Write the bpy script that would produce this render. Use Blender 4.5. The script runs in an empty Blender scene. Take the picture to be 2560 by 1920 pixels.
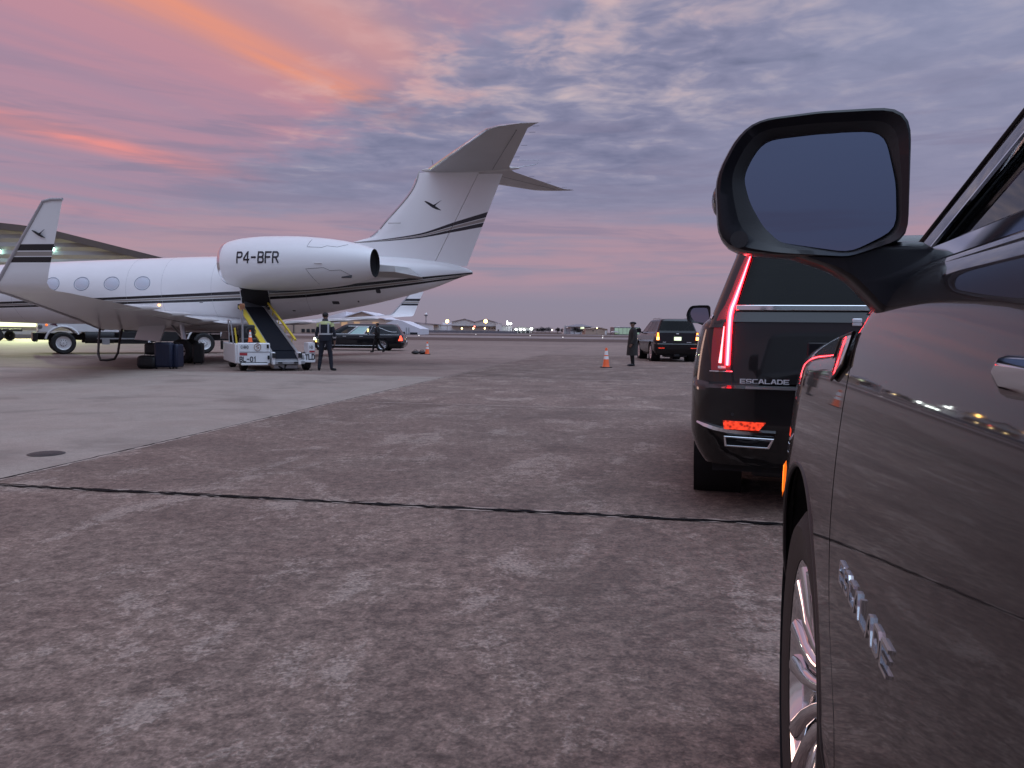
import bpy, bmesh, math, random
from mathutils import Matrix, Vector, Euler
R_ = math.radians
sin, cos, pi, sqrt = math.sin, math.cos, math.pi, math.sqrt
random.seed(7)
scene = bpy.context.scene
COL = scene.collection

# ------------------------------------------------------------------ camera
cam = bpy.data.objects.new('camera', bpy.data.cameras.new('camera'))
COL.objects.link(cam)
cam.data.sensor_width = 36.0
cam.data.lens = 27.06
cam.data.clip_start = 0.05
cam.data.clip_end = 6000
cam.matrix_world = Matrix.Translation((0, 0, 1.25)) @ Matrix.Rotation(R_(90 - 3.925), 4, 'X') @ Matrix.Rotation(R_(0.69), 4, 'Z')
scene.camera = cam

# ------------------------------------------------------------------ node helper
class NT:
    def __init__(s, tree):
        s.t = tree; s.n = tree.nodes; s.l = tree.links
    def new(s, typ, **kw):
        n = s.n.new(typ)
        for k, v in kw.items(): setattr(n, k, v)
        return n
    def put(s, sock, v):
        if v is None: return
        if hasattr(v, 'is_output'): s.l.new(v, sock)
        else:
            if isinstance(v, (tuple, list)) and len(v) == 3 and sock.type == 'RGBA': v = (*v, 1)
            sock.default_value = v
    def m(s, op, a, b=None, c=None, clamp=False):
        n = s.new('ShaderNodeMath', operation=op, use_clamp=clamp)
        for i, v in enumerate((a, b, c)): s.put(n.inputs[i], v)
        return n.outputs[0]
    def vm(s, op, a, b=None):
        n = s.new('ShaderNodeVectorMath', operation=op)
        s.put(n.inputs[0], a); s.put(n.inputs[1], b)
        return n.outputs[0] if op not in ('DOT_PRODUCT', 'LENGTH') else n.outputs[1]
    def xyz(s, x, y, z=0.0):
        n = s.new('ShaderNodeCombineXYZ')
        for i, v in enumerate((x, y, z)): s.put(n.inputs[i], v)
        return n.outputs[0]
    def sep(s, v):
        n = s.new('ShaderNodeSeparateXYZ'); s.put(n.inputs[0], v); return n.outputs
    def noise(s, vec, scale, detail=4, rough=.5, dist=0.0):
        n = s.new('ShaderNodeTexNoise'); s.put(n.inputs['Vector'], vec)
        n.inputs['Scale'].default_value = scale; n.inputs['Detail'].default_value = detail
        n.inputs['Roughness'].default_value = rough; n.inputs['Distortion'].default_value = dist
        return n.outputs[0]
    def voro(s, vec, scale, feature='F1'):
        n = s.new('ShaderNodeTexVoronoi', feature=feature); s.put(n.inputs['Vector'], vec)
        n.inputs['Scale'].default_value = scale
        return n.outputs['Distance']
    def ss(s, v, a, b):
        n = s.new('ShaderNodeMapRange', interpolation_type='SMOOTHSTEP', clamp=True)
        s.put(n.inputs['Value'], v); s.put(n.inputs['From Min'], a); s.put(n.inputs['From Max'], b)
        return n.outputs[0]
    def mix(s, f, a, b, blend='MIX'):
        n = s.new('ShaderNodeMix', data_type='RGBA', blend_type=blend)
        s.put(n.inputs[0], f); s.put(n.inputs[6], a); s.put(n.inputs[7], b)
        return n.outputs[2]
    def ramp(s, f, stops, interp='LINEAR'):
        n = s.new('ShaderNodeValToRGB'); s.put(n.inputs[0], f)
        cr = n.color_ramp; cr.interpolation = interp
        while len(cr.elements) < len(stops): cr.elements.new(0.5)
        for e, (p, c) in zip(cr.elements, stops):
            e.position = p; e.color = (*c, 1) if len(c) == 3 else c
        return n.outputs[0]

# ------------------------------------------------------------------ world: dusk sky with cirrus streaks and an altocumulus deck
world = bpy.data.worlds.new('World'); scene.world = world
world.use_nodes = True
world.cycles.sampling_method = 'NONE'
T = NT(world.node_tree); T.n.clear()
tc = T.new('ShaderNodeTexCoord')
dirv = T.vm('NORMALIZE', tc.outputs['Generated'])
dx, dy, dz = T.sep(dirv)
zz = T.m('MAXIMUM', dz, 0.012)
u = T.m('DIVIDE', dx, zz); v = T.m('DIVIDE', dy, zz)
uv = T.xyz(u, v, 0.0)
hz = T.m('SQRT', T.m('ADD', T.m('MULTIPLY', dx, dx), T.m('MULTIPLY', dy, dy)))
SUN_AZ = (-0.80, 0.60)                                   # the sunset side
az = T.m('DIVIDE', T.m('ADD', T.m('MULTIPLY', dx, SUN_AZ[0]), T.m('MULTIPLY', dy, SUN_AZ[1])), T.m('MAXIMUM', hz, 0.05))
sunside = T.ss(az, -0.35, 0.9)
# clear/veil background by elevation
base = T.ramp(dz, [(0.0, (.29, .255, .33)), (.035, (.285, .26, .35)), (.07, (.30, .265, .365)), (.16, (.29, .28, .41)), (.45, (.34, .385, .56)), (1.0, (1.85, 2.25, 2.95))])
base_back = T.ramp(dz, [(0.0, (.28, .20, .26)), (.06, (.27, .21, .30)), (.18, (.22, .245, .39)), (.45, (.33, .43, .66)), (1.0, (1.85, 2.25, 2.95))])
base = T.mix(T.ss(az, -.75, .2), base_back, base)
# pink band low over the horizon
pn = T.noise(T.xyz(T.m('MULTIPLY', dx, 2.2), T.m('MULTIPLY', dy, 2.2), T.m('MULTIPLY', dz, 26.0)), 1.6, 4, .6, .4)
band = T.m('MULTIPLY', T.ss(dz, .035, .075), T.m('SUBTRACT', 1.0, T.ss(dz, .12, .175)))
band = T.m('MULTIPLY', band, T.m('MULTIPLY', T.ss(pn, .30, .58), T.m('MULTIPLY', T.ss(az, -.75, .1), 1.0)))
col = T.mix(T.m('MULTIPLY', band, .80), base, (.47, .295, .365))
# pink veil on the sunset side
warpn = T.noise(uv, .55, 2, .55, .3)
warp = T.m('MULTIPLY', T.m('SUBTRACT', warpn, .5), 1.5)
fine = T.noise(uv, 2.3, 4, .62, .2)
edge = T.m('ADD', T.m('ADD', u, T.m('MULTIPLY', v, .70)), T.m('ADD', warp, T.m('MULTIPLY', T.m('SUBTRACT', fine, .5), 1.5)))
leftf = T.m('SUBTRACT', 1.0, T.ss(edge, 1.45, 2.45))
leftf = T.m('MULTIPLY', leftf, T.m('MULTIPLY', sunside, T.ss(dz, .06, .16)))
# streak coordinates: w across, l along
w = T.m('SUBTRACT', T.m('MULTIPLY', u, .88), T.m('MULTIPLY', v, .47))
l = T.m('ADD', T.m('MULTIPLY', u, .47), T.m('MULTIPLY', v, .88))
st = T.noise(T.xyz(T.m('MULTIPLY', w, 1.5), T.m('MULTIPLY', l, .16), 3.3), 1.0, 3, .55, .35)
st2 = T.noise(T.xyz(T.m('MULTIPLY', w, 5.0), T.m('MULTIPLY', l, .35), 9.1), 1.0, 3, .6, .3)
streak = T.m('ADD', T.m('MULTIPLY', st, .75), T.m('MULTIPLY', st2, .25))
veil = T.ramp(streak, [(.34, (.31, .265, .38)), (.46, (.375, .258, .365)), (.55, (.43, .258, .355)), (.66, (.54, .265, .335))])
col = T.mix(T.m('MULTIPLY', leftf, .92), col, veil)
def gauss(x, c, wd):
    q = T.m('DIVIDE', T.m('SUBTRACT', x, c), wd)
    return T.m('POWER', 2.718, T.m('MULTIPLY', T.m('MULTIPLY', q, q), -1.0))
wj = T.m('ADD', w, T.m('MULTIPLY', T.m('SUBTRACT', T.noise(T.xyz(T.m('MULTIPLY', w, .8), T.m('MULTIPLY', l, .3), 1.0), 1.0, 3, .5), .5), .55))
sA = T.m('MULTIPLY', gauss(wj, -2.15, .125), T.m('SUBTRACT', 1.0, T.ss(l, 2.7, 3.5)))
sA = T.m('MULTIPLY', sA, T.m('ADD', .15, T.m('MULTIPLY', T.ss(st2, .1, .85), 1.0)))
sC = T.m('MULTIPLY', gauss(wj, -1.72, .10), T.m('SUBTRACT', 1.0, T.ss(l, 2.0, 3.2)))
sB = T.m('MULTIPLY', gauss(wj, -4.05, .20), T.m('SUBTRACT', 1.0, T.ss(l, 2.6, 4.4)))
sD = T.m('MULTIPLY', gauss(wj, -3.25, .35), T.m('SUBTRACT', 1.0, T.ss(l, 1.5, 4.0)))
sE = T.m('MULTIPLY', T.m('SUBTRACT', 1.0, T.ss(l, 3.2, 4.6)), T.m('MULTIPLY', gauss(wj, -2.0, .36), .55))
col = T.mix(T.m('MULTIPLY', sD, .45), col, (.55, .27, .35))
col = T.mix(T.m('MINIMUM', T.m('MULTIPLY', sB, 1.0), 1.0), col, (.84, .29, .28))
col = T.mix(sE, col, (.68, .31, .31))
col = T.mix(T.m('MULTIPLY', sC, .55), col, (.76, .36, .32))
col = T.mix(T.m('MINIMUM', T.m('MULTIPLY', sA, .92), 1.0), col, (.92, .325, .185))
# altocumulus deck
dk1 = T.noise(T.vm('ADD', uv, (3.1, 1.7, 0)), 1.9, 4, .6, .3)
dk2 = T.noise(T.vm('ADD', uv, (8.3, 4.4, 2)), 4.6, 4, .55, .45)
dkv = T.noise(T.vm('ADD', uv, (1.3, 9.4, 5)), .35, 1, .5)
deck = T.m('ADD', T.m('ADD', T.m('MULTIPLY', dk1, .48), T.m('MULTIPLY', dk2, .36)), T.m('MULTIPLY', dkv, .16))
deck = T.m('ADD', .485, T.m('MULTIPLY', T.m('SUBTRACT', deck, .485), T.m('ADD', .42, T.m('MULTIPLY', T.ss(dz, .17, .33), .58))))
deckcol = T.ramp(deck, [(.35, (.125, .138, .235)), (.44, (.195, .202, .325)), (.51, (.265, .262, .395)), (.57, (.40, .365, .465)), (.64, (.62, .50, .53))])
rightf = T.ss(edge, 1.5, 2.35)
fall = T.m('MULTIPLY', T.ss(dz, .115, .20), T.ss(az, -.75, .0))
thin = T.m('ADD', .42, T.m('MULTIPLY', T.m('SUBTRACT', 1.0, T.ss(T.m('SUBTRACT', u, T.m('MULTIPLY', v, .05)), .35, 1.3)), .58))
over = T.m('SUBTRACT', 1.0, T.ss(dz, .5, .85))
df = T.m('MULTIPLY', T.m('MULTIPLY', rightf, fall), T.m('MULTIPLY', thin, over))
col = T.mix(df, col, deckcol)
# warm edges where the deck meets the lit veil
rim = T.m('MULTIPLY', gauss(edge, 1.75, .60), T.m('MULTIPLY', T.ss(deck, .50, .62), T.m('MULTIPLY', T.ss(dz, .18, .25), sunside)))
col = T.mix(T.m('MULTIPLY', rim, .75), col, (.72, .42, .42))
# low bar clouds under the deck
lb = T.noise(T.xyz(T.m('MULTIPLY', dx, 3.0), T.m('MULTIPLY', dy, 3.0), T.m('MULTIPLY', dz, 34.0)), 1.3, 4, .6, .5)
lowf = T.m('MULTIPLY', T.ss(dz, .07, .13), T.m('SUBTRACT', 1.0, T.ss(dz, .22, .32)))
col = T.mix(T.m('MULTIPLY', T.m('MULTIPLY', lowf, T.ss(lb, .48, .66)), .55), col, (.235, .215, .33))
sky = T.new('ShaderNodeTexSky', sky_type='NISHITA', sun_disc=False)
sky.sun_elevation = R_(3); sky.sun_rotation = math.atan2(SUN_AZ[0], SUN_AZ[1])
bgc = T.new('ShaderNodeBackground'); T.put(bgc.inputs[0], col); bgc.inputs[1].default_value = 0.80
bgs = T.new('ShaderNodeBackground'); T.put(bgs.inputs[0], sky.outputs[0]); bgs.inputs[1].default_value = 0.004
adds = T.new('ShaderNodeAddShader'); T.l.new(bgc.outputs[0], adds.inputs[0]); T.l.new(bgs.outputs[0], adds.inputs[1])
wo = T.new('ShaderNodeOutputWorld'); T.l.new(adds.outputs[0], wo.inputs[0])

sun = bpy.data.objects.new('sun', bpy.data.lights.new('sun', 'SUN')); COL.objects.link(sun)
sun.data.energy = 0.35; sun.data.angle = R_(18); sun.data.color = (1.0, .62, .50)
sd = Vector((SUN_AZ[0], SUN_AZ[1], 0.10)).normalized()
sun.rotation_euler = sd.to_track_quat('Z', 'Y').to_euler()

vs = scene.view_settings
vs.view_transform = 'Standard'; vs.look = 'None'; vs.gamma = 1.0; vs.exposure = 0.22
vs.use_curve_mapping = False
scene.render.engine = 'CYCLES'
scene.cycles.use_denoising = True
scene.cycles.max_bounces = 6
scene.cycles.adaptive_threshold = 0.02

# ------------------------------------------------------------------ materials
MATS = {}
def mat(name, color, rough=.5, metal=0.0, coat=0.0, emit=None, es=0.0, spec=.5, var=0.0, vscale=3.0, bump=0.0, bscale=40.0):
    if name in MATS: return MATS[name]
    m = bpy.data.materials.new(name); m.use_nodes = True
    t = NT(m.node_tree); b = t.n['Principled BSDF']
    t.put(b.inputs['Base Color'], color); b.inputs['Roughness'].default_value = rough
    b.inputs['Metallic'].default_value = metal; b.inputs['Coat Weight'].default_value = coat
    b.inputs['Coat Roughness'].default_value = .03; b.inputs['Specular IOR Level'].default_value = spec
    tco = t.new('ShaderNodeTexCoord')
    if var:
        n = t.noise(tco.outputs['Object'], vscale, 5, .6)
        f = t.m('MULTIPLY', t.m('SUBTRACT', n, .5), var * 2)
        f = t.m('ADD', 1.0, f)
        c = t.mix(1.0, (*color, 1), t.xyz(f, f, f), 'MULTIPLY')
        t.put(b.inputs['Base Color'], c)
        r = t.m('ADD', rough - var * .15, t.m('MULTIPLY', n, var * .3)); t.put(b.inputs['Roughness'], r)
    if bump:
        bn = t.new('ShaderNodeBump'); bn.inputs['Strength'].default_value = bump; bn.inputs['Distance'].default_value = .01
        t.put(bn.inputs['Height'], t.noise(tco.outputs['Object'], bscale, 4, .6)); t.l.new(bn.outputs[0], b.inputs['Normal'])
    if emit:
        t.put(b.inputs['Emission Color'], emit); b.inputs['Emission Strength'].default_value = es
    MATS[name] = m
    return m

def glassmat(name, tint, rough=0.02, ior=1.5):
    m = bpy.data.materials.new(name); m.use_nodes = True
    t = NT(m.node_tree); t.n.clear()
    o = t.new('ShaderNodeOutputMaterial'); tr = t.new('ShaderNodeBsdfTransparent'); gl = t.new('ShaderNodeBsdfGlossy')
    fr = t.new('ShaderNodeFresnel'); mx = t.new('ShaderNodeMixShader')
    tr.inputs[0].default_value = (*tint, 1); gl.inputs['Roughness'].default_value = rough; fr.inputs[0].default_value = ior
    t.l.new(fr.outputs[0], mx.inputs[0]); t.l.new(tr.outputs[0], mx.inputs[1]); t.l.new(gl.outputs[0], mx.inputs[2]); t.l.new(mx.outputs[0], o.inputs[0])
    MATS[name] = m
    return m

def stripemat(name):
    """white aircraft paint with black / tan bands where the 'band' attribute is in 0..1"""
    m = bpy.data.materials.new(name); m.use_nodes = True
    t = NT(m.node_tree); b = t.n['Principled BSDF']
    a = t.new('ShaderNodeAttribute', attribute_name='band')
    f = a.outputs['Fac']
    W_ = (.82, .82, .82); K_ = (.006, .006, .010); G_ = (.30, .27, .24)
    s = t.m('DIVIDE', t.m('ADD', f, 1.0), 3.0, clamp=True)
    q = lambda x: (x + 1) / 3
    c = t.ramp(s, [(0.0, W_), (q(0), K_), (q(.31), W_), (q(.355), G_), (q(.60), W_), (q(.645), K_), (q(1.0), W_)], 'CONSTANT')
    tco = t.new('ShaderNodeTexCoord')
    n = t.noise(tco.outputs['Object'], .9, 5, .6)
    st_ = t.m('ADD', .93, t.m('MULTIPLY', n, .10))
    t.put(b.inputs['Base Color'], t.mix(1.0, c, t.xyz(st_, st_, st_), 'MULTIPLY'))
    b.inputs['Roughness'].default_value = .28; b.inputs['Coat Weight'].default_value = .4; b.inputs['Coat Roughness'].default_value = .12
    MATS[name] = m
    return m

stripemat('plane_white')
mat('white_plain', (.80, .80, .80), .3, coat=.3, var=.04, vscale=1.2)
mat('wing_grey', (.56, .545, .53), .42, var=.10, vscale=1.1)
mat('stab_grey', (.42, .41, .41), .45, var=.10, vscale=1.1)
mat('polished', (.75, .77, .80), .18, 1.0, var=.08)
mat('chrome', (.82, .83, .85), .07, 1.0)
mat('satin_metal', (.55, .56, .58), .28, 1.0, var=.1)
mat('ink', (.010, .011, .016), .4)
mat('seam', (.05, .05, .055), .6)
mat('dark_void', (.006, .006, .007), .8)
mat('rubber', (.018, .018, .019), .75, var=.3, vscale=12, bump=.15, bscale=90)
mat('black_plastic', (.016, .016, .018), .45, bump=.05, bscale=300)
mat('black_gloss_plastic', (.006, .006, .009), .30, coat=.22, spec=.3)
mat('car_paint', (.0085, .0074, .0078), .5, 0.0, coat=1.0, spec=.15)
mat('car_paint_far', (.006, .006, .008), .45, 0.0, coat=.8, spec=.12)
glassmat('tint_glass', (.30, .31, .33))
glassmat('privacy_glass', (.045, .042, .05), ior=1.28)
glassmat('clear_glass', (.82, .84, .85))
mat('mirror', (.19, .22, .29), .015, 1.0)
mat('interior', (.03, .028, .027), .7, bump=.2, bscale=60)
mat('red_blade', (.6, .01, .02), .25, emit=(1.0, .010, .020), es=16.0)
mat('red_core', (.9, .4, .4), .25, emit=(1.0, .26, .29), es=3.2)
mat('red_lens', (.10, .004, .008), .10, coat=1.0, emit=(1.0, .015, .05), es=.085)
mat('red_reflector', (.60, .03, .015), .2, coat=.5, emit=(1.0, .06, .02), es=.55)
mat('amber_lamp', (.9, .35, .04), .2, emit=(1.0, .16, .012), es=1.0)
mat('amber_bright', (.9, .45, .08), .2, emit=(1.0, .42, .09), es=7.0)
mat('plate_white', (.8, .85, .7), .4, emit=(.85, 1.0, .62), es=.9)
mat('headlamp_on', (.9, .9, .8), .2, emit=(.95, 1.0, .80), es=5.0)
mat('white_vehicle', (.74, .75, .76), .35, coat=.3, var=.06, vscale=2)
mat('chassis_black', (.012, .012, .014), .55, var=.4, vscale=5)
mat('yellow_paint', (.62, .48, .035), .45, var=.12, vscale=4)
mat('belt_black', (.006, .008, .013), .8, spec=.12, bump=.3, bscale=30)
mat('galv', (.36, .37, .38), .45, .6, var=.2, vscale=6)
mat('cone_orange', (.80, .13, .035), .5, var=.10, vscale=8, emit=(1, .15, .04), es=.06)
mat('reflective_white', (.86, .86, .84), .35)
mat('navy_cloth', (.014, .016, .026), .9, bump=.2, bscale=120)
mat('black_cloth', (.010, .010, .011), .92, bump=.2, bscale=120)
mat('coat_cloth', (.030, .027, .026), .9, bump=.2, bscale=120)
mat('hivis', (.46, .50, .24), .7)
mat('tape_grey', (.42, .43, .44), .35)
mat('skin', (.22, .13, .095), .55)
mat('hair', (.012, .010, .010), .7)
mat('shirt', (.55, .55, .56), .8)
mat('suitcase_black', (.010, .010, .012), .5, bump=.3, bscale=60)
mat('suitcase_blue', (.010, .016, .042), .45, var=.1, bump=.2, bscale=60)
mat('tan_wall', (.50, .38, .30), .8, var=.08, vscale=.2)
mat('tan_light', (.60, .42, .25), .8, emit=(1.0, .55, .22), es=.22)
mat('grey_wall', (.56, .55, .54), .8, var=.08, vscale=.2)
mat('pale_wall', (.72, .70, .71), .8, var=.06, vscale=.2)
mat('white_roof', (.72, .70, .74), .6, var=.05, vscale=.2)
mat('dark_roof', (.22, .20, .22), .7, var=.1, vscale=.3)
mat('brown_trim', (.10, .082, .080), .6, var=.1, vscale=.5)
mat('window_dark', (.03, .035, .04), .1)
mat('sodium', (1, .6, .2), .3, emit=(1.0, .52, .13), es=14.0)
mat('sodium_small', (1, .7, .3), .3, emit=(1.0, .72, .32), es=7.0)
mat('cool_lamp', (1, 1, 1), .3, emit=(.92, 1.0, .95), es=14.0)
mat('teal_lamp', (.6, 1, .9), .3, emit=(.55, 1.0, .86), es=9.0)
mat('runway_lamp', (1, 1, 1), .3, emit=(1.0, .95, .85), es=1.0)
mat('red_beacon', (1, .2, .1), .3, emit=(1.0, .12, .08), es=6.0)
mat('lit_apron_glow', (.8, .85, .5), .5, emit=(.88, 1.0, .55), es=1.3)
mat('glass_green', (.25, .35, .28), .15, emit=(.55, .75, .55), es=.22)
mat('bark', (.05, .04, .035), .9)
mat('leaf', (.045, .040, .045), .8, var=.4, vscale=.8)
mat('leaf_b', (.065, .048, .045), .8, var=.4, vscale=.8)
mat('iron', (.035, .033, .033), .65, var=.3, vscale=6, bump=.6, bscale=60)
mat('hose', (.045, .032, .030), .7)
mat('curtain', (.34, .50, .50), .7, emit=(.5, .8, .8), es=.10)
mat('badge_silver', (.80, .81, .83), .28, .55)
mat('tar', (.008, .008, .009), .9, spec=.08, bump=.5, bscale=50)
mat('joint_pale', (.36, .29, .25), .9, spec=.2, var=.3, vscale=20)
M = MATS
# moulded facets inside the bumper reflectors
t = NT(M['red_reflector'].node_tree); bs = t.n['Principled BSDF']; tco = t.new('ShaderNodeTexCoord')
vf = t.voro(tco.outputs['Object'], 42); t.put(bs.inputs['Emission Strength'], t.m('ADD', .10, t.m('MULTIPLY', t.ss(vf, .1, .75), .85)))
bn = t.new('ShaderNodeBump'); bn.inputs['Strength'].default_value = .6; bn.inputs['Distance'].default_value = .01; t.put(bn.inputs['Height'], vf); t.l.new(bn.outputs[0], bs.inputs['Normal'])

# ------------------------------------------------------------------ mesh helpers
def ci(xs, ys, x):
    """monotone-ish cubic through points"""
    if x <= xs[0]: return ys[0]
    if x >= xs[-1]: return ys[-1]
    n = len(xs); i = 0
    while x > xs[i + 1]: i += 1
    d = [(ys[k + 1] - ys[k]) / (xs[k + 1] - xs[k]) for k in range(n - 1)]
    def tan(k):
        if k == 0: return d[0]
        if k == n - 1: return d[-1]
        a, b = d[k - 1], d[k]
        if a * b <= 0: return 0.0
        return 2 * a * b / (a + b)
    h = xs[i + 1] - xs[i]; t = (x - xs[i]) / h
    m0, m1 = tan(i) * h, tan(i + 1) * h
    return (2*t**3 - 3*t*t + 1)*ys[i] + (t**3 - 2*t*t + t)*m0 + (-2*t**3 + 3*t*t)*ys[i + 1] + (t**3 - t*t)*m1
def li(xs, ys, x):
    if x <= xs[0]: return ys[0]
    for i in range(len(xs) - 1):
        if x <= xs[i + 1]:
            t = (x - xs[i]) / (xs[i + 1] - xs[i]); return ys[i] * (1 - t) + ys[i + 1] * t
    return ys[-1]

class MB:
    def __init__(s): s.v = []; s.f = []; s.mi = []
    def add(s, vs_, fs, mi=0):
        o = len(s.v); s.v += [tuple(p) for p in vs_]
        for f in fs: s.f.append([i + o for i in f]); s.mi.append(mi)
        return s
    def box(s, x0, x1, y0, y1, z0, z1, mx=None, mi=0):
        c = [Vector((x, y, z)) for z in (z0, z1) for y in (y0, y1) for x in (x0, x1)]
        if mx is not None: c = [mx @ p for p in c]
        return s.add(c, [[0, 2, 3, 1], [4, 5, 7, 6], [0, 1, 5, 4], [2, 6, 7, 3], [0, 4, 6, 2], [1, 3, 7, 5]], mi)
    def grid(s, rows, closed=False, mi=0):
        n = len(rows[0]); vs_ = [p for r in rows for p in r]; fs = []
        for j in range(len(rows) - 1):
            for i in range(n if closed else n - 1):
                k = (i + 1) % n
                fs.append([j*n + i, j*n + k, (j + 1)*n + k, (j + 1)*n + i])
        return s.add(vs_, fs, mi)
    def loft(s, rings, cap0=True, cap1=True, mi=0):
        s.grid(rings, True, mi); n = len(rings[0]); o = len(s.v) - n*len(rings)
        if cap0: s.f.append([o + i for i in range(n)][::-1]); s.mi.append(mi)
        if cap1: s.f.append([o + (len(rings) - 1)*n + i for i in range(n)]); s.mi.append(mi)
        return s
    def cyl(s, p0, p1, r0, r1=None, n=16, mi=0, cap=True):
        p0 = Vector(p0); p1 = Vector(p1); r1 = r0 if r1 is None else r1
        d = (p1 - p0).normalized(); a = d.orthogonal().normalized(); b = d.cross(a)
        ring = lambda c, r: [c + (a*cos(2*pi*i/n) + b*sin(2*pi*i/n))*r for i in range(n)]
        return s.loft([ring(p0, r0), ring(p1, r1)], cap, cap, mi)
    def tube(s, pts, r, n=8, mi=0, closed=False):
        pts = [Vector(p) for p in pts]; rings = []; a = None; m = len(pts)
        for i, p in enumerate(pts):
            if closed: d = pts[(i + 1) % m] - pts[i - 1]
            else: d = pts[min(i + 1, m - 1)] - pts[max(i - 1, 0)]
            d.normalize()
            if a is None: a = d.orthogonal().normalized()
            else: a = (a - d*a.dot(d)).normalized()
            b = d.cross(a); rr = r[i] if isinstance(r, (list, tuple)) else r
            rings.append([p + (a*cos(2*pi*k/n) + b*sin(2*pi*k/n))*rr for k in range(n)])
        if closed: rings.append(rings[0]); return s.grid(rings, True, mi)
        return s.loft(rings, True, True, mi)
    def ribbon(s, pts, ups, w, t, mi=0):
        """flat bar of width w (along side vector) and thickness t (along ups)"""
        rings = []; m = len(pts); pts = [Vector(p) for p in pts]
        for i, p in enumerate(pts):
            d = (pts[min(i + 1, m - 1)] - pts[max(i - 1, 0)]).normalized(); up = Vector(ups[i] if isinstance(ups, list) else ups)
            sd_ = d.cross(up).normalized(); up = sd_.cross(d).normalized()
            ww = w[i] if isinstance(w, (list, tuple)) else w
            rings.append([p - sd_*ww/2, p + sd_*ww/2, p + sd_*ww/2 + up*t, p - sd_*ww/2 + up*t])
        return s.loft(rings, True, True, mi)
    def lathe(s, prof, mx, n=32, mi=0, cap0=False, cap1=False):
        rings = [[mx @ Vector((r*cos(2*pi*i/n), r*sin(2*pi*i/n), a)) for i in range(n)] for r, a in prof]
        return s.loft(rings, cap0, cap1, mi)
    def prism(s, poly, fn0, fn1, mi=0):
        """poly of 2d points; fn0/fn1 map a 2d point to the two faces"""
        a = [fn0(p) for p in poly]; b = [fn1(p) for p in poly]; n = len(poly)
        fs = [list(range(n))[::-1], [n + i for i in range(n)]] + [[i, (i + 1) % n, n + (i + 1) % n, n + i] for i in range(n)]
        return s.add(a + b, fs, mi)
    def sph(s, c, r, n=12, m=8, sc=(1, 1, 1), mi=0):
        rings = []
        for j in range(m + 1):
            ph = -pi/2 + pi*j/m; ph = max(min(ph, pi/2 - .02), -pi/2 + .02)
            rings.append([Vector((c[0] + r*sc[0]*cos(ph)*cos(2*pi*i/n), c[1] + r*sc[1]*cos(ph)*sin(2*pi*i/n), c[2] + r*sc[2]*sin(ph))) for i in range(n)])
        return s.loft(rings, True, True, mi)
    def build(s, name, mats, parent=None, loc=None, rot=None, smooth=35, bevel=0, flip=False, attr=None):
        me = bpy.data.meshes.new(name); me.from_pydata(s.v, [], s.f)
        mats = mats if isinstance(mats, (list, tuple)) else [mats]
        for k in mats: me.materials.append(M[k] if isinstance(k, str) else k)
        if len(mats) > 1: me.polygons.foreach_set('material_index', s.mi)
        if attr is not None:
            a = me.attributes.new('band', 'FLOAT', 'POINT'); a.data.foreach_set('value', attr)
        bm = bmesh.new(); bm.from_mesh(me); bmesh.ops.recalc_face_normals(bm, faces=bm.faces)
        if flip: bmesh.ops.reverse_faces(bm, faces=bm.faces)
        bm.to_mesh(me); bm.free()
        if smooth:
            me.polygons.foreach_set('use_smooth', [True]*len(me.polygons)); me.set_sharp_from_angle(angle=R_(smooth))
        o = bpy.data.objects.new(name, me); COL.objects.link(o)
        if parent: o.parent = parent
        if loc: o.location = loc
        if rot: o.rotation_euler = rot
        if bevel:
            b = o.modifiers.new('edge', 'BEVEL'); b.width = bevel; b.segments = 2; b.limit_method = 'ANGLE'; b.angle_limit = R_(40)
        return o

def tag(o, label, cat, group=None):
    o['label'] = label; o['category'] = cat
    if group: o['group'] = group
    return o
def struct(o): o['kind'] = 'structure'; return o
def empty(name, loc=(0, 0, 0), rz=0.0):
    o = bpy.data.objects.new(name, None); COL.objects.link(o); o.location = loc; o.rotation_euler = (0, 0, rz); o.empty_display_size = .2
    return o
def copy_tree(o, parent=None):
    c = o.copy(); COL.objects.link(c); c.parent = parent
    for ch in list(o.children): copy_tree(ch, c)
    return c
def text_pts(body, size=1.0, extrude=0.0, xs=1.0, bold=0.0, res=3):
    cu = bpy.data.curves.new('lettering', 'FONT'); cu.body = body; cu.size = size; cu.extrude = extrude; cu.offset = bold
    cu.align_x = 'CENTER'; cu.align_y = 'CENTER'; cu.resolution_u = res
    o = bpy.data.objects.new('lettering', cu); COL.objects.link(o)
    dg = bpy.context.evaluated_depsgraph_get(); dg.update()
    me = bpy.data.meshes.new_from_object(o.evaluated_get(dg))
    vs_ = [(p.co.x*xs, p.co.y, p.co.z) for p in me.vertices]; fs = [list(p.vertices) for p in me.polygons]
    bpy.data.objects.remove(o); bpy.data.curves.remove(cu); bpy.data.meshes.remove(me)
    return vs_, fs
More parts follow.
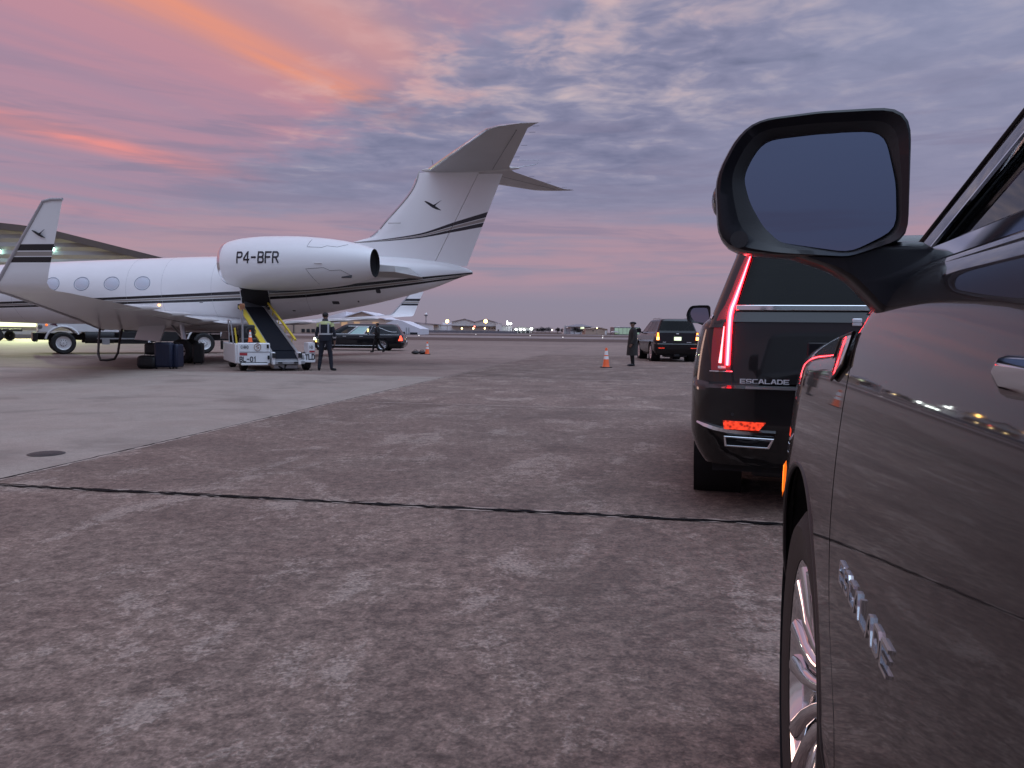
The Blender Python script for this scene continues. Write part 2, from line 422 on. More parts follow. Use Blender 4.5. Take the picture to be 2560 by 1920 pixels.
GLYPH = {'P': [[(0, 0), (0, 6), (3, 6), (4, 5.2), (4, 3.8), (3, 3), (0, 3)]], '4': [[(3, 0), (3, 6), (2.6, 6), (0, 2.2), (0, 1.6), (4, 1.6)]], '-': [[(.6, 3), (3.4, 3)]],
         'B': [[(0, 0), (0, 6), (3, 6), (3.8, 5.3), (3.8, 3.9), (3, 3.1), (0, 3.1)], [(3, 3.1), (4, 2.3), (4, .8), (3.1, 0), (0, 0)]], 'F': [[(0, 0), (0, 6), (4, 6)], [(0, 3.1), (3.3, 3.1)]],
         'R': [[(0, 0), (0, 6), (3, 6), (4, 5.2), (4, 3.8), (3, 3), (0, 3)], [(2.2, 3), (4, 0)]], 'L': [[(0, 6), (0, 0), (4, 0)]], '0': [[(1, 0), (0, 1), (0, 5), (1, 6), (3, 6), (4, 5), (4, 1), (3, 0), (1, 0)]],
         '1': [[(1, 5), (2.2, 6), (2.2, 0)]], 'T': [[(0, 6), (4, 6)], [(2, 6), (2, 0)]], 'D': [[(0, 0), (0, 6), (2.8, 6), (4, 4.8), (4, 1.2), (2.8, 0), (0, 0)]], 'E': [[(4, 6), (0, 6), (0, 0), (4, 0)], [(0, 3), (3.4, 3)]],
         'S': [[(4, 5.4), (3.6, 6), (.5, 6), (0, 5.4), (0, 3.6), (.5, 3), (3.5, 3), (4, 2.4), (4, .6), (3.5, 0), (.4, 0), (0, .6)]], 'C': [[(4, 6), (.8, 6), (0, 5.2), (0, .8), (.8, 0), (4, 0)]],
         'A': [[(0, 0), (1.5, 6), (2.5, 6), (4, 0)], [(.7, 2), (3.3, 2)]], '(': [[(2, 6), (.6, 4.6), (.6, 1.4), (2, 0)]], ')': [[(.4, 6), (1.8, 4.6), (1.8, 1.4), (.4, 0)]], 'H': [[(0, 0), (0, 6)], [(4, 0), (4, 6)], [(0, 3), (4, 3)]]}
def stroke_obj(name, body, cap, fn, material, parent, depth=.004, xs=1.0, sw=.9, gap=2.0):
    k = cap/6; n = len(body); adv = 4 + gap; tot = n*adv - gap; b = MB(); lvl = 0
    for i, ch in enumerate(body):
        for P in GLYPH[ch]:
            lvl += 1; dz_ = depth + .0004*(lvl % 3); m = len(P); L_ = []; R2 = []
            closed = P[0] == P[-1]
            for j in range(m):
                p = Vector(P[j]); a = Vector(P[j - 1]) if j > 0 else (Vector(P[-2]) if closed else None); c = Vector(P[j + 1]) if j < m - 1 else (Vector(P[1]) if closed else None)
                d1 = (p - a).normalized() if a is not None else (c - p).normalized(); d2 = (c - p).normalized() if c is not None else d1
                n1 = Vector((-d1.y, d1.x)); n2 = Vector((-d2.y, d2.x)); mm = (n1 + n2).normalized(); ln = sw/2/max(.45, mm.dot(n1))
                ext = Vector((0, 0))
                if not closed and j == 0: ext = -d2*sw/2*.98
                if not closed and j == m - 1: ext = d1*sw/2*.98
                L_.append(p + mm*ln + ext); R2.append(p - mm*ln + ext)
            tr = lambda q, z: fn(((q.x + i*adv) - tot/2)*k*xs, (q.y - 3)*k, z)
            sub = []
            for j in range(m - 1):
                for t_ in (0, .34, .67): sub.append((L_[j].lerp(L_[j + 1], t_), R2[j].lerp(R2[j + 1], t_)))
            sub.append((L_[-1], R2[-1]))
            b.loft([[tr(l_, dz_), tr(r_, dz_), tr(r_, -.002), tr(l_, -.002)] for l_, r_ in sub])
    return b.build(name, material, parent, smooth=0)
def text_obj(name, body, size, fn, material, parent, extrude=.004, xs=1.0, bold=0.0):
    vs_, fs = text_pts(body, size, extrude, xs, bold)
    b = MB(); b.add([fn(*p) for p in vs_], fs); return b.build(name, material, parent, smooth=0)

# ------------------------------------------------------------------ ground
GA = R_(9.3)
E1 = Vector((cos(GA), -sin(GA), 0)); E2 = Vector((sin(GA), cos(GA), 0))
def concrete(name, base, light, dark, strength, patch, grain=.6):
    m = bpy.data.materials.new(name); m.use_nodes = True
    t = NT(m.node_tree); b = t.n['Principled BSDF']
    pos = t.new('ShaderNodeNewGeometry').outputs['Position']
    oi = t.new('ShaderNodeObjectInfo').outputs['Random']
    mid = t.noise(pos, 1.1, 5, .70, .7); fin = t.noise(pos, 13, 3, .75, .3); gr = t.noise(pos, 48, 2, .7)
    rot = t.xyz(t.vm('DOT_PRODUCT', pos, tuple(E1)), t.m('MULTIPLY', t.vm('DOT_PRODUCT', pos, tuple(E2)), .35), 0.0)
    drag = t.noise(rot, 2.6, 5, .75, .5)
    # worn pale cement skin breaking up into specks, over darker mottled concrete
    zone = t.m('ADD', t.m('MULTIPLY', mid, .52), t.m('MULTIPLY', drag, .48))
    speck = t.m('ADD', t.m('MULTIPLY', fin, .60), t.m('MULTIPLY', gr, .40))
    p = t.m('ADD', t.m('MULTIPLY', zone, .74), t.m('MULTIPLY', speck, .26))
    pm = t.m('MULTIPLY', t.ss(p, .520, .570), patch)
    c = t.mix(t.ss(mid, .36, .64), dark, base)
    k = t.m('ADD', 1.0 - .62*patch, t.m('MULTIPLY', t.ss(fin, .28, .72), 1.24*patch))
    c = t.mix(1.0, c, t.xyz(k, k, k), 'MULTIPLY')
    c = t.mix(pm, c, light)
    k = t.m('ADD', 1.0 - .48*grain, t.m('MULTIPLY', t.ss(gr, .30, .70), .96*grain))
    c = t.mix(1.0, c, t.xyz(k, k, k), 'MULTIPLY')
    vn = t.new('ShaderNodeTexVoronoi'); t.put(vn.inputs['Vector'], pos); vn.inputs['Scale'].default_value = 95
    cell = t.sep(vn.outputs['Color'])[0]
    k = t.m('ADD', 1.0 - .42*grain, t.m('MULTIPLY', cell, .84*grain))
    c = t.mix(1.0, c, t.xyz(k, k, k), 'MULTIPLY')
    hue = t.ss(t.noise(t.vm('ADD', pos, (7, 41, 3)), .8, 3, .6, .3), .38, .66)
    c = t.mix(t.m('MULTIPLY', hue, .25), c, t.mix(1.0, c, (.92, 1.05, 1.06, 1), 'MULTIPLY'))
    pit = t.voro(pos, 2.1); pits = t.m('SUBTRACT', 1.0, t.ss(pit, .020, .034))
    c = t.mix(t.m('MULTIPLY', pits, patch), c, (.02, .017, .017))
    stain = t.ss(t.noise(t.vm('ADD', pos, (31, 17, 0)), .55, 4, .65, .4), .52, .68)
    c = t.mix(t.m('MULTIPLY', stain, .45), c, tuple(x*.5 for x in dark))
    k = t.m('ADD', .90, t.m('MULTIPLY', oi, .20))
    c = t.mix(1.0, c, t.xyz(k, k, k), 'MULTIPLY')
    t.put(b.inputs['Base Color'], c)
    t.put(b.inputs['Roughness'], t.m('ADD', .62, t.m('MULTIPLY', fin, .3)))
    b.inputs['Specular IOR Level'].default_value = .35
    h = t.m('ADD', t.m('MULTIPLY', gr, .5), t.m('ADD', t.m('MULTIPLY', fin, .6), t.m('MULTIPLY', pm, .4)))
    bn = t.new('ShaderNodeBump'); bn.inputs['Strength'].default_value = strength; bn.inputs['Distance'].default_value = .012
    t.put(bn.inputs['Height'], h); t.l.new(bn.outputs[0], b.inputs['Normal'])
    MATS[name] = m; return m
concrete('concrete_brown', (.210, .150, .121), (.318, .248, .208), (.150, .104, .085), .8, .66, .50)
concrete('concrete_grey', (.290, .240, .204), (.33, .28, .242), (.255, .210, .178), .35, .14, .20)
concrete('concrete_far', (.245, .182, .152), (.29, .225, .192), (.205, .148, .124), .3, .2, .2)
concrete('dry_grass', (.092, .056, .043), (.13, .088, .066), (.060, .037, .030), .8, .6, .4)
concrete('taxiway', (.25, .20, .185), (.28, .235, .22), (.215, .172, .160), .2, .15, .2)
b = MB(); b.grid([[(-3000, -400, 0), (3000, -400, 0)], [(-3000, 3500, 0), (3000, 3500, 0)]])
ground = struct(b.build('ground', 'concrete_far', loc=(0, 0, -.03)))
def sheet(name, pts, z, m):
    b = MB(); b.add([(x, y, z) for x, y in pts], [list(range(len(pts)))]); return struct(b.build(name, m))
# concrete apron as slabs with open joints
apron = struct(empty('apron'))
S = 7.4; J = .022
E10, E20 = -5.1, 5.22
sb = MB(); sb.box(J/2, S - J/2, J/2, S - J/2, -.028, 0.0)
slab_b = None; slab_g = None; slab_f = None
for i in range(-7, 8):
    for j in range(-3, 10):
        c1 = E10 + i*S; c2 = E20 + j*S
        p = E1*c1 + E2*c2
        kind = 'b' if i >= 0 else ('g' if j <= 1 else 'f')
        if j >= 4: kind = 'f' if i < 0 else ('b' if j < 5 else 'f')
        src = {'b': slab_b, 'g': slab_g, 'f': slab_f}[kind]
        if src is None:
            o = sb.build('slab', {'b': 'concrete_brown', 'g': 'concrete_grey', 'f': 'concrete_far'}[kind], apron, smooth=0, bevel=.006)
            if kind == 'b': slab_b = o
            elif kind == 'g': slab_g = o
            else: slab_f = o
        else:
            o = src.copy(); COL.objects.link(o); o.parent = apron
        o.location = p; o.rotation_euler = (0, 0, -GA)
# tar sealed joint: ragged black bead with pale spalled lips
def bead(c2, x0, x1, wdt, z, m, name, jag, seed, along=True, c1=0.0):
    rnd = random.Random(seed); b = MB(); rows = [[], []]; x = x0; e0 = e1 = 0
    while x < x1:
        e0 += (rnd.uniform(-1, 1)*jag - e0)*.55; e1 += (rnd.uniform(-1, 1)*jag - e1)*.55
        f = (lambda a, t: E1*a + E2*(c2 + t)) if along else (lambda a, t: E2*a + E1*(c1 + t))
        rows[0].append(f(x, -wdt/2 + e0) + Vector((0, 0, z))); rows[1].append(f(x, wdt/2 + e1) + Vector((0, 0, z)))
        x += rnd.uniform(.02, .07)
    b.grid(rows); return b.build(name, m, apron, smooth=0)
bead(E20 + .004, -7, 9, .075, .0035, 'joint_pale', 'joint_spall', .035, 1)
bead(E20 - .010, -7, 9, .044, .0075, 'tar', 'joint_seal', .022, 2)
bead(E20 + .030, -7, 9, .010, .0065, 'tar', 'joint_seal', .022, 5)
bead(0, -2, 60, .020, .0035, 'tar', 'joint_seal', .012, 3, False, E10)
bead(0, -2, 60, .040, .0020, 'joint_pale', 'joint_spall', .03, 6, False, E10 + .03)
bead(E20 + S, -5.1, 14, .05, .0035, 'joint_pale', 'joint_spall', .03, 4)
bead(E20 + 2*S, -5.1, 14, .07, .0035, 'joint_pale', 'joint_spall', .04, 7)
# airfield beyond the apron
def strip(name, y0, y1, m, z, sl=0.02):
    struct(sheet(name, [(-900, y0 - 900*sl*-1 - 18), (1200, y0 - 1200*sl), (1200, y1 - 1200*sl), (-900, y1 + 900*sl - 18)], z, m))
strip('taxi_shoulder', 66, 108, 'concrete_far', -.022)
strip('dry_grass_strip', 108, 150, 'dry_grass', -.014)
strip('taxiway', 150, 205, 'taxiway', -.010)
strip('grass_field', 205, 300, 'dry_grass', -.006)
strip('runway', 300, 380, 'taxiway', -.002)
strip('far_grass', 380, 1500, 'dry_grass', .002)
# cast iron manhole in the grey slab
mh = empty('manhole_cover', (-4.535, 7.44, .002))
b = MB(); b.lathe([(.0, .014), (.085, .014), (.10, .012), (.12, .010)], Matrix.Identity(4), 28); b.build('lid', 'iron', mh)
b = MB(); b.lathe([(.122, .008), (.14, .010), (.165, .003)], Matrix.Identity(4), 28); b.build('rim', 'iron', mh)
tag(mh, 'dark round iron cover set in the smooth grey concrete', 'manhole cover')

# ------------------------------------------------------------------ road vehicles
class Car:
    """body surface: hull (sill to belt) and greenhouse (belt to roof), both closed in plan by superellipse corners.
    F = forward from the front door's leading edge, x = across (left negative), z = up."""
    W = 1.05; z0 = .34; belt = 1.372; roof = 1.93; Ff0 = .55; Fr0 = -3.3; nose = 1.46; tail = -3.92; nf = 3.4; nr = 7.0
    zw = .82; kw = .48; zl = .62; wf = .45; wr = -2.74; rw = .43; arch = .535; gslope = 2.25; gtum = .36; gF = .05; gR = -3.86; gRs = .45; inset = .065
    win_top = .085; gcorner = .40; bumper_z = .905
    def __init__(s, name, loc, head, paint, **kw):
        for k, v_ in kw.items(): setattr(s, k, v_)
        s.root = empty(name, loc, -head); s.paint = paint
    def ztop(s, F):
        return ci([-9, -.10, .11*s.nose, .685*s.nose, .89*s.nose, s.nose], [s.belt, s.belt, s.belt - .095, s.belt - .145, s.belt - .20, s.belt - .27], F)
    def tl(s, z):
        b = s.bumper_z; k = b/.905
        return s.tail + li([s.z0, .50*k, .62*k, b - .006, b + .006, s.belt, 9], [.10, .03, -.03, -.045, .03, .06, .08], z)
    def ns(s, z): return s.nose + li([s.z0, .4*s.belt, .58*s.belt, .76*s.belt, s.belt], [-.06, 0, .0, -.02, -.10], z)
    def Rb(s, F, z):
        r = 0.0; zt = s.ztop(F)
        if z > s.zw: r += .5*s.kw*(z - s.zw)**2
        if z < s.zl: r += .10*((s.zl - z)/(s.zl - s.z0))**2
        e = max(0, (z - (zt - .080))/.080); return r + s.inset*e*e
    def half(s, F, z):
        w_ = s.W - s.Rb(F, z)
        if F > s.Ff0: t = min(.9999, (F - s.Ff0)/(s.ns(z) - s.Ff0)); w_ *= (1 - t**s.nf)**(1/s.nf)
        if F < s.Fr0: t = min(.9999, (F - s.Fr0)/(s.tl(z) - s.Fr0)); w_ *= (1 - t**s.nr)**(1/s.nr)
        return w_
    def hp(s, q, v_, off=0.0, z=None):
        if q <= 0:
            th = -q*pi/2; t = sin(th)**(2/s.nr); fac = max(cos(th), 0)**(2/s.nr); Fn = s.Fr0 + t*(s.tail - s.Fr0)
        elif q <= 1: Fn = s.Fr0 + q*(s.Ff0 - s.Fr0); fac = 1; t = 0
        else:
            th = (q - 1)*pi/2; t = sin(th)**(2/s.nf); fac = max(cos(th), 0)**(2/s.nf); Fn = s.Ff0 + t*(s.nose - s.Ff0)
        if z is None: z = s.z0 + (s.ztop(Fn) - s.z0)*v_
        if q < 0: F = s.Fr0 + t*(s.tl(z) + off - s.Fr0)
        elif q > 1: F = s.Ff0 + t*(s.ns(z) - off - s.Ff0)
        else: F = Fn
        return F, (s.W - s.Rb(Fn, z) - off)*fac, z
    def qF(s, F): return (F - s.Fr0)/(s.Ff0 - s.Fr0)
    def panel(s, name, q0, q1, v0=0.0, v1=1.0, nq=40, nv=40, material=None, sides=(-1,), cut=True, off=0.0, parent=None, mis=None):
        """q0, q1: numbers or functions of z"""
        b = MB(); f0 = q0 if callable(q0) else (lambda z: q0); f1 = q1 if callable(q1) else (lambda z: q1)
        arches = [(s.wf, s.rw - .01, s.arch), (s.wr, s.rw - .01, s.arch)] if cut else []
        for sd_ in sides:
            P = []
            for j in range(nv + 1):
                vv = v0 + (v1 - v0)*j/nv; row = []
                for i in range(nq + 1):
                    zg = s.z0 + (s.belt - s.z0)*vv
                    q = f0(zg) + (f1(zg) - f0(zg))*i/nq
                    F, x, z = s.hp(q, vv, off)
                    for (cF, cz, r) in arches:
                        d = sqrt((F - cF)**2 + (z - cz)**2)
                        if abs(d - r) < .020 and z > s.z0:
                            F = cF + (F - cF)*r/d; z = cz + (z - cz)*r/d; x = s.half(F, z) - off
                    row.append((sd_*x, F, z))
                P.append(row)
            base = len(b.v); b.v += [p for r in P for p in r]; n = nq + 1
            for j in range(nv):
                for i in range(nq):
                    cs = [P[j][i], P[j][i + 1], P[j + 1][i + 1], P[j + 1][i]]
                    cF = sum(c[1] for c in cs)/4; cz = sum(c[2] for c in cs)/4
                    if any((cF - a)**2 + (cz - z_)**2 < (r - .001)**2 for a, z_, r in arches): continue
                    b.f.append([base + j*n + i, base + j*n + i + 1, base + (j + 1)*n + i + 1, base + (j + 1)*n + i]); b.mi.append(0)
        o = b.build(name, material or s.paint, parent or s.root, smooth=40)
        return o
    # greenhouse
    def gp(s, q, z, off=0.0):
        hw = s.W - .125 - (z - s.belt)*s.gtum - off
        ff = s.gF - (z - s.belt)*s.gslope; fr = s.gR + (z - s.belt)*s.gRs; f0 = fr + .30
        if q <= 0:
            th = -q*pi/2; return f0 + (fr + off - f0)*sin(th)**(2/6), hw*max(cos(th), 0)**(2/6)
        if q <= 1: return f0 + q*(ff - f0), hw
        th = (q - 1)*pi/2; return ff + (s.gcorner - off)*sin(th)**(2/2.6), hw*max(cos(th), 0)**(2/2.6)
    def gpatch(s, name, q0, q1, z0, z1, nq=14, nz=8, material=None, sides=(-1,), off=0.0, parent=None):
        b = MB()
        for sd_ in sides:
            rows = []
            for j in range(nz + 1):
                z = z0 + (z1 - z0)*j/nz; r = []
                for i in range(nq + 1):
                    F, x = s.gp(q0 + (q1 - q0)*i/nq, z, off); r.append((sd_*x, F, z))
                rows.append(r)
            b.grid(rows)
        return b.build(name, material or s.paint, parent or s.root, smooth=40)
    def wheel(s, F, sd_, name='wheel', rim='satin_metal', spokes=14):
        we = empty(name, (sd_*(s.W - .155), F, s.rw)); we.parent = s.root
        mx = Matrix.Rotation(pi/2*sd_, 4, 'Y'); r = s.rw; rr = r*.70
        b = MB(); b.lathe([(rr, -.13), (rr + .02, -.135), (r - .05, -.142), (r - .015, -.12), (r, -.09), (r, .09), (r - .015, .12), (r - .05, .142), (rr + .02, .135), (rr, .13)], mx, 64); b.build('tyre', 'rubber', we)
        if r > .38:
            b = MB()
            for k in range(-3, 4): b.lathe([(r + .0005, k*.026 - .004), (r + .0015, k*.026 - .004), (r + .0015, k*.026 + .004), (r + .0005, k*.026 + .004)], mx, 48)
            b.build('tread_groove', 'dark_void', we)
        b = MB(); b.lathe([(rr, .128), (rr - .012, .118), (rr - .03, .10), (rr - .035, -.10), (rr, -.125)], mx, 64)
        b.lathe([(.001, .09), (.045, .092), (.062, .085), (.075, .055), (.09, .03)], mx, 32)
        for k in range(spokes):
            a = 2*pi*k/spokes; tw = .05 if k % 2 else -.05
            pa = mx @ Vector((.065*cos(a), .065*sin(a), .072)); pb = mx @ Vector((.6*rr*cos(a + tw*.6), .6*rr*sin(a + tw*.6), .108)); pc = mx @ Vector(((rr - .015)*cos(a + tw), (rr - .015)*sin(a + tw), .116))
            b.tube([pa - (mx @ Vector((0, 0, .02))), pa.lerp(pb, .5) - (mx @ Vector((0, 0, .008))), pb - (mx @ Vector((0, 0, .012))), pc - (mx @ Vector((0, 0, .018)))], [.016, .019, .022, .034], 12)
        b.build('rim', rim, we)
        b = MB(); b.lathe([(.001, -.02), (rr*.62, -.02), (rr*.62, .0), (.001, .0)], mx, 32); b.build('brake_disc', 'chassis_black', we)
        return we
    def common(s, door_front, glass_side, pillars, window_cuts):
        r = s.root; W = s.W
        # panels
        gm = s.qF(pillars[0]); gr_ = s.qF(pillars[1]); G = .0035/(s.Ff0 - s.Fr0)
        df = lambda z: s.qF(door_front(z))
        for sd_ in (-1, 1):
            s.panel('fender', lambda z: df(z) + G, 1.52, nq=84, nv=52, sides=(sd_,))
            s.panel('front_door', gm + G, lambda z: df(z) - G, v0=.02, nq=44, nv=52, sides=(sd_,))
            s.panel('rear_door', gr_ + G, gm - G, v0=.02, nq=40, nv=44, sides=(sd_,))
            s.panel('quarter_panel', -.55, gr_ - G, nq=84, nv=44, sides=(sd_,))
        # dark shell behind the gaps, floor and wheel wells
        s.panel('inner_shell', -.9, 1.9, v0=.01, v1=.985, nq=150, nv=24, material='dark_void', sides=(-1, 1), off=.022)
        b = MB(); b.box(-W + .16, W - .16, s.tail + .22, s.nose - .2, s.z0 - .06, s.z0 + .02)
        for sd_ in (-1, 1):
            for Fw in (s.wf, s.wr):
                mx = Matrix.Translation((sd_*(W - .02), Fw, s.rw)) @ Matrix.Rotation(pi/2*-sd_, 4, 'Y')
                rows = [[mx @ Vector((s.arch*cos(a)*k, s.arch*sin(a)*k, d)) for a in [2*pi*i/40 for i in range(40)]] for k, d in ((1.0, .0), (1.0, .36), (.05, .36))]
                b.grid(rows, True)
        b.build('underbody', 'dark_void', r)
        # front and rear fascias
        s.panel('front_bumper', 1.52, 2.0, v0=0, v1=.62, nq=20, nv=24, sides=(-1, 1), cut=True)
        s.panel('grille', 1.52, 2.0, v0=.62, v1=1.0, nq=20, nv=12, sides=(-1, 1), material='black_gloss_plastic')
        # hood and cowl
        rows = []
        for j in range(25):
            F = -.12 + (s.nose - .14 + .12)*j/24; zt = s.ztop(F); h = s.half(F, zt) + .004
            rows.append([(h*k, F, zt - .004 + .06*(1 - k*k) + (.02*(1 - abs(k)**6))) for k in [i/14 - 1 for i in range(29)]])
        b = MB(); b.grid(rows); b.build('hood', s.paint, r)
        # greenhouse: pillars, glass, roof
        zt = s.roof - s.win_top; zb = s.belt + .012
        for sd_ in (-1, 1):
            for (q0, q1) in window_cuts['pillars']: s.gpatch('pillar', q0, q1, s.belt - .05, zt + .002, 4, 10, sides=(sd_,), material=s.paint)
            for (q0, q1, m_) in window_cuts['glass']: s.gpatch('window', q0, q1, zb, zt, 12, 8, material=m_, sides=(sd_,), off=.006)
            s.gpatch('belt_rail', -.5, 1.2, s.belt - .08, zb + .002, 60, 3, sides=(sd_,), material=s.paint, off=.002)
        s.gpatch('windshield', window_cuts['ws'], 2.0, s.belt - .16, zt, 14, 10, material='tint_glass', sides=(-1, 1), off=.004)
        if window_cuts.get('rw') is not None:
            s.gpatch('rear_window', -1.0, window_cuts['rw'], s.belt + .055, zt, 14, 8, material='privacy_glass', sides=(-1, 1), off=.004)
            s.gpatch('tailgate_rail', -1.0, window_cuts['rw'], s.belt - .04, s.belt + .055, 14, 3, sides=(-1, 1))
        rows = []; K = [-1 + 3*i/72 for i in range(73)]
        for t_ in (0.0, .35, .7, 1.0):
            z = zt + (s.roof - zt)*t_; rows.append([(-s.gp(q, z, .055*t_*t_)[1], s.gp(q, z, .055*t_*t_)[0], z) for q in K] + [(s.gp(q, z, .055*t_*t_)[1], s.gp(q, z, .055*t_*t_)[0], z) for q in K[::-1]])
        for k, dz_ in ((.85, .012), (.6, .028), (.3, .036), (.02, .04)):
            Fm = (s.gR + s.gF)/2 - .3
            rows.append([(x*k, Fm + (F - Fm)*(1 - (1 - k)*.55 if k > .1 else k + .40), s.roof + dz_) for x, F, z in rows[3]])
        b = MB(); b.grid(rows, True); b.build('roof', s.paint, r, smooth=50)
        for sd_ in (-1, 1):
            for Fw in (s.wf, s.wr): s.wheel(Fw, sd_, rim=s.rimmat, spokes=s.spokes)
    rimmat = 'satin_metal'; spokes = 14
    def line(s, qs, zs, off, r_, name, material, sd_=-1, n=8, hull=False):
        pts = []
        for q, z in zip(qs, zs):
            if hull: F, x, z = s.hp(q, 0, 0, z)
            else: F, x = s.gp(q, z)
            pts.append((sd_*(x + off), F, z))
        b = MB(); b.tube(pts, r_, n); return b.build(name, material, s.root)

def facet_rows(vp, pl):
    cx = sum(p[0] for p in vp)/len(vp); cz = sum(p[1] for p in vp)/len(vp); P = []
    for i in range(len(vp)):
        a, d = vp[i], vp[(i + 1) % len(vp)]
        for t_ in (0, .25, .5, .75): P.append((a[0] + (d[0] - a[0])*t_, a[1] + (d[1] - a[1])*t_))
    P.append(P[0])
    return [[pl(cx + (p[0] - cx)*k, cz + (p[1] - cz)*k) for p in P] for k in (1.0, .8, .6, .4, .2, .01)]
def lin(a, b_, n): return [a + (b_ - a)*i/(n - 1) for i in range(n)]

def big_suv(loc_left, head, label, group, detailed_front):
    u_ = Vector((sin(head), cos(head), 0)); rv = Vector((cos(head), -sin(head), 0))
    W = Car.W
    c = Car('suv', Vector(loc_left) + rv*W, head, 'car_paint'); c.rimmat = 'chrome'; c.spokes = 14
    r = c.root
    tag(r, label, 'suv', group)
    gap = lambda z: li([.34, .55, .68, .80, .95, 1.05, 1.15, 1.30, 1.4], [-.24, -.23, -.19, -.105, -.045, -.02, .005, .035, .045], z)
    cuts = {'pillars': [(.965, 1.16), (.655, .70), (.335, .37), (-.45, .045)], 'ws': 1.16, 'rw': -.42,
            'glass': [(.70, .965, 'tint_glass'), (.37, .655, 'privacy_glass'), (.045, .335, 'privacy_glass')]}
    c.common(gap, None, (-1.13, -2.22), cuts)
    b_ = c.belt
    # tailgate and rear bumper
    vb = (c.bumper_z + .012 - c.z0)/(c.belt - c.z0)
    c.panel('tailgate', -1.0, -.55, v0=vb, v1=1.0, nq=24, nv=26, sides=(-1, 1), cut=False)
    c.panel('rear_bumper', -1.0, -.55, v0=0, v1=vb - .012, nq=24, nv=26, sides=(-1, 1), cut=False)
    xl = lambda R: -(W - R)                               # R measured from the left flank
    def rear(R, z, out=.006):                             # point on the rear face
        x = abs(xl(R))
        if z <= c.belt:
            k = (x/(W - c.Rb(-3.5, z))); t = max(0, 1 - min(k, .999)**c.nr)**(1/c.nr); F = c.Fr0 + t*(c.tl(z) - c.Fr0)
        else:
            hw = W - .125 - (z - c.belt)*c.gtum; fr = c.gR + (z - c.belt)*c.gRs; f0 = fr + .30
            t = max(0, 1 - min(x/hw, .999)**6)**(1/6); F = f0 + (fr - f0)*t
        return F - out
    # black gap round the tailgate
    for sgn in (1, -1):
        pts = [(sgn*xl(R), rear(R, z, .002), z) for R, z in [(.305, 1.45), (.285, 1.35), (.272, 1.2), (.272, 1.0), (.285, .925), (.36, .916)]]
        bb = MB(); bb.tube(pts, .0045, 6); bb.build('tailgate_gap', 'dark_void', r)
        # lamp cluster: tall lens, glowing blade, pale inner strip
        le = empty('taillight', (0, 0, 0)); le.parent = r
        L = [(1.00, .135, .262), (1.08, .132, .262), (1.2, .136, .264), (1.3, .146, .268), (1.38, .175, .275), (1.45, .215, .292), (1.55, .255, .318), (1.66, .292, .350), (1.76, .33, .378), (1.80, .345, .385)]
        rows = []
        for z, a, b2 in L: rows.append([(sgn*xl(a + (b2 - a)*k/8), rear(a + (b2 - a)*k/8, z, .010), z) for k in range(9)])
        bb = MB(); bb.grid(rows); bb.build('lens', 'red_lens', le)
        BL = [(1.035, .240), (1.20, .244), (1.36, .249), (1.42, .258), (1.47, .275), (1.55, .300), (1.66, .335), (1.76, .365), (1.80, .378)]
        zs = lin(1.035, 1.80, 30)
        pts = [Vector((sgn*xl(ci([a for a, _ in BL], [q for _, q in BL], z)), rear(ci([a for a, _ in BL], [q for _, q in BL], z), z, .016), z)) for z in zs]
        wd = [ci([1.03, 1.1, 1.42, 1.6, 1.8], [.030, .034, .034, .022, .010], z) for z in zs]
        bb = MB(); bb.ribbon(pts, (0, -1, 0), wd, .012); bb.build('light_blade', 'red_blade', le)
        bb = MB(); bb.ribbon([p + Vector((0, -.0125, 0)) for p in pts], (0, -1, 0), [q*.42 for q in wd], .004); bb.build('light_core', 'red_core', le)
        pts = [(sgn*xl(.192 + .004*k), rear(.192 + .004*k, 1.05 + .05*k, .014), 1.05 + .05*k) for k in range(6)]
        bb = MB(); bb.ribbon(pts, (0, -1, 0), [.020, .016, .012, .010, .008, .006], .006); bb.build('inner_strip', 'red_core', le)
        bb = MB(); bb.box(-.026, .026, -.004, .004, -.008, .008); o = bb.build('reverse_lamp', 'reflective_white', le, loc=(sgn*xl(.205), rear(.205, 1.022, .014), 1.022))
        bb = MB(); bb.tube([(sgn*xl(R), rear(R, .992, .012), .992) for R in lin(.125, .275, 8)], .004, 6); bb.build('lens_trim', 'chrome', le)
        # bumper reflector, chrome blade, exhaust bezel
        poly = [(.223, .663), (.499, .659), (.457, .605), (.23, .605)]
        bb = MB(); bb.prism(poly, lambda p: (sgn*xl(p[0]), rear(p[0], p[1], .018), p[1]), lambda p: (sgn*xl(p[0]), rear(p[0], p[1], -.02), p[1])); bb.build('bumper_reflector', 'red_reflector', r)
        pts = [(sgn*xl(R), rear(R, z, .004), z) for R, z in [(.06, .64), (.106, .624), (.17, .606), (.25, .592), (.40, .583), (.566, .580)]]
        bb = MB(); bb.ribbon(pts, (0, -1, 0), [.012, .022, .024, .022, .020, .018], .022); bb.build('bumper_blade', 'chrome', r)
        ex = empty('exhaust', (0, 0, 0)); ex.parent = r
        op = [(.231, .560), (.557, .553), (.527, .482), (.239, .489)]; cx = sum(p[0] for p in op)/4; cz = sum(p[1] for p in op)/4
        bb = MB()
        ring = lambda k, o_: [Vector((sgn*xl(cx + (p[0] - cx)*k), c.tail + o_, cz + (p[1] - cz)*(k if k > .95 else k*.72 + .05))) for p in op]
        bb.grid([ring(1.0, .06), ring(1.0, -.034), ring(.90, -.036), ring(.88, .06)], True); bb.build('bezel', 'chrome', ex, smooth=0, bevel=.003)
        bb = MB(); bb.prism(op, lambda p: (sgn*xl(cx + (p[0] - cx)*.9), c.tail + .02, cz + (p[1] - cz)*.8), lambda p: (sgn*xl(cx + (p[0] - cx)*.9), c.tail + .10, cz + (p[1] - cz)*.8)); bb.build('pipe_shadow', 'dark_void', ex)
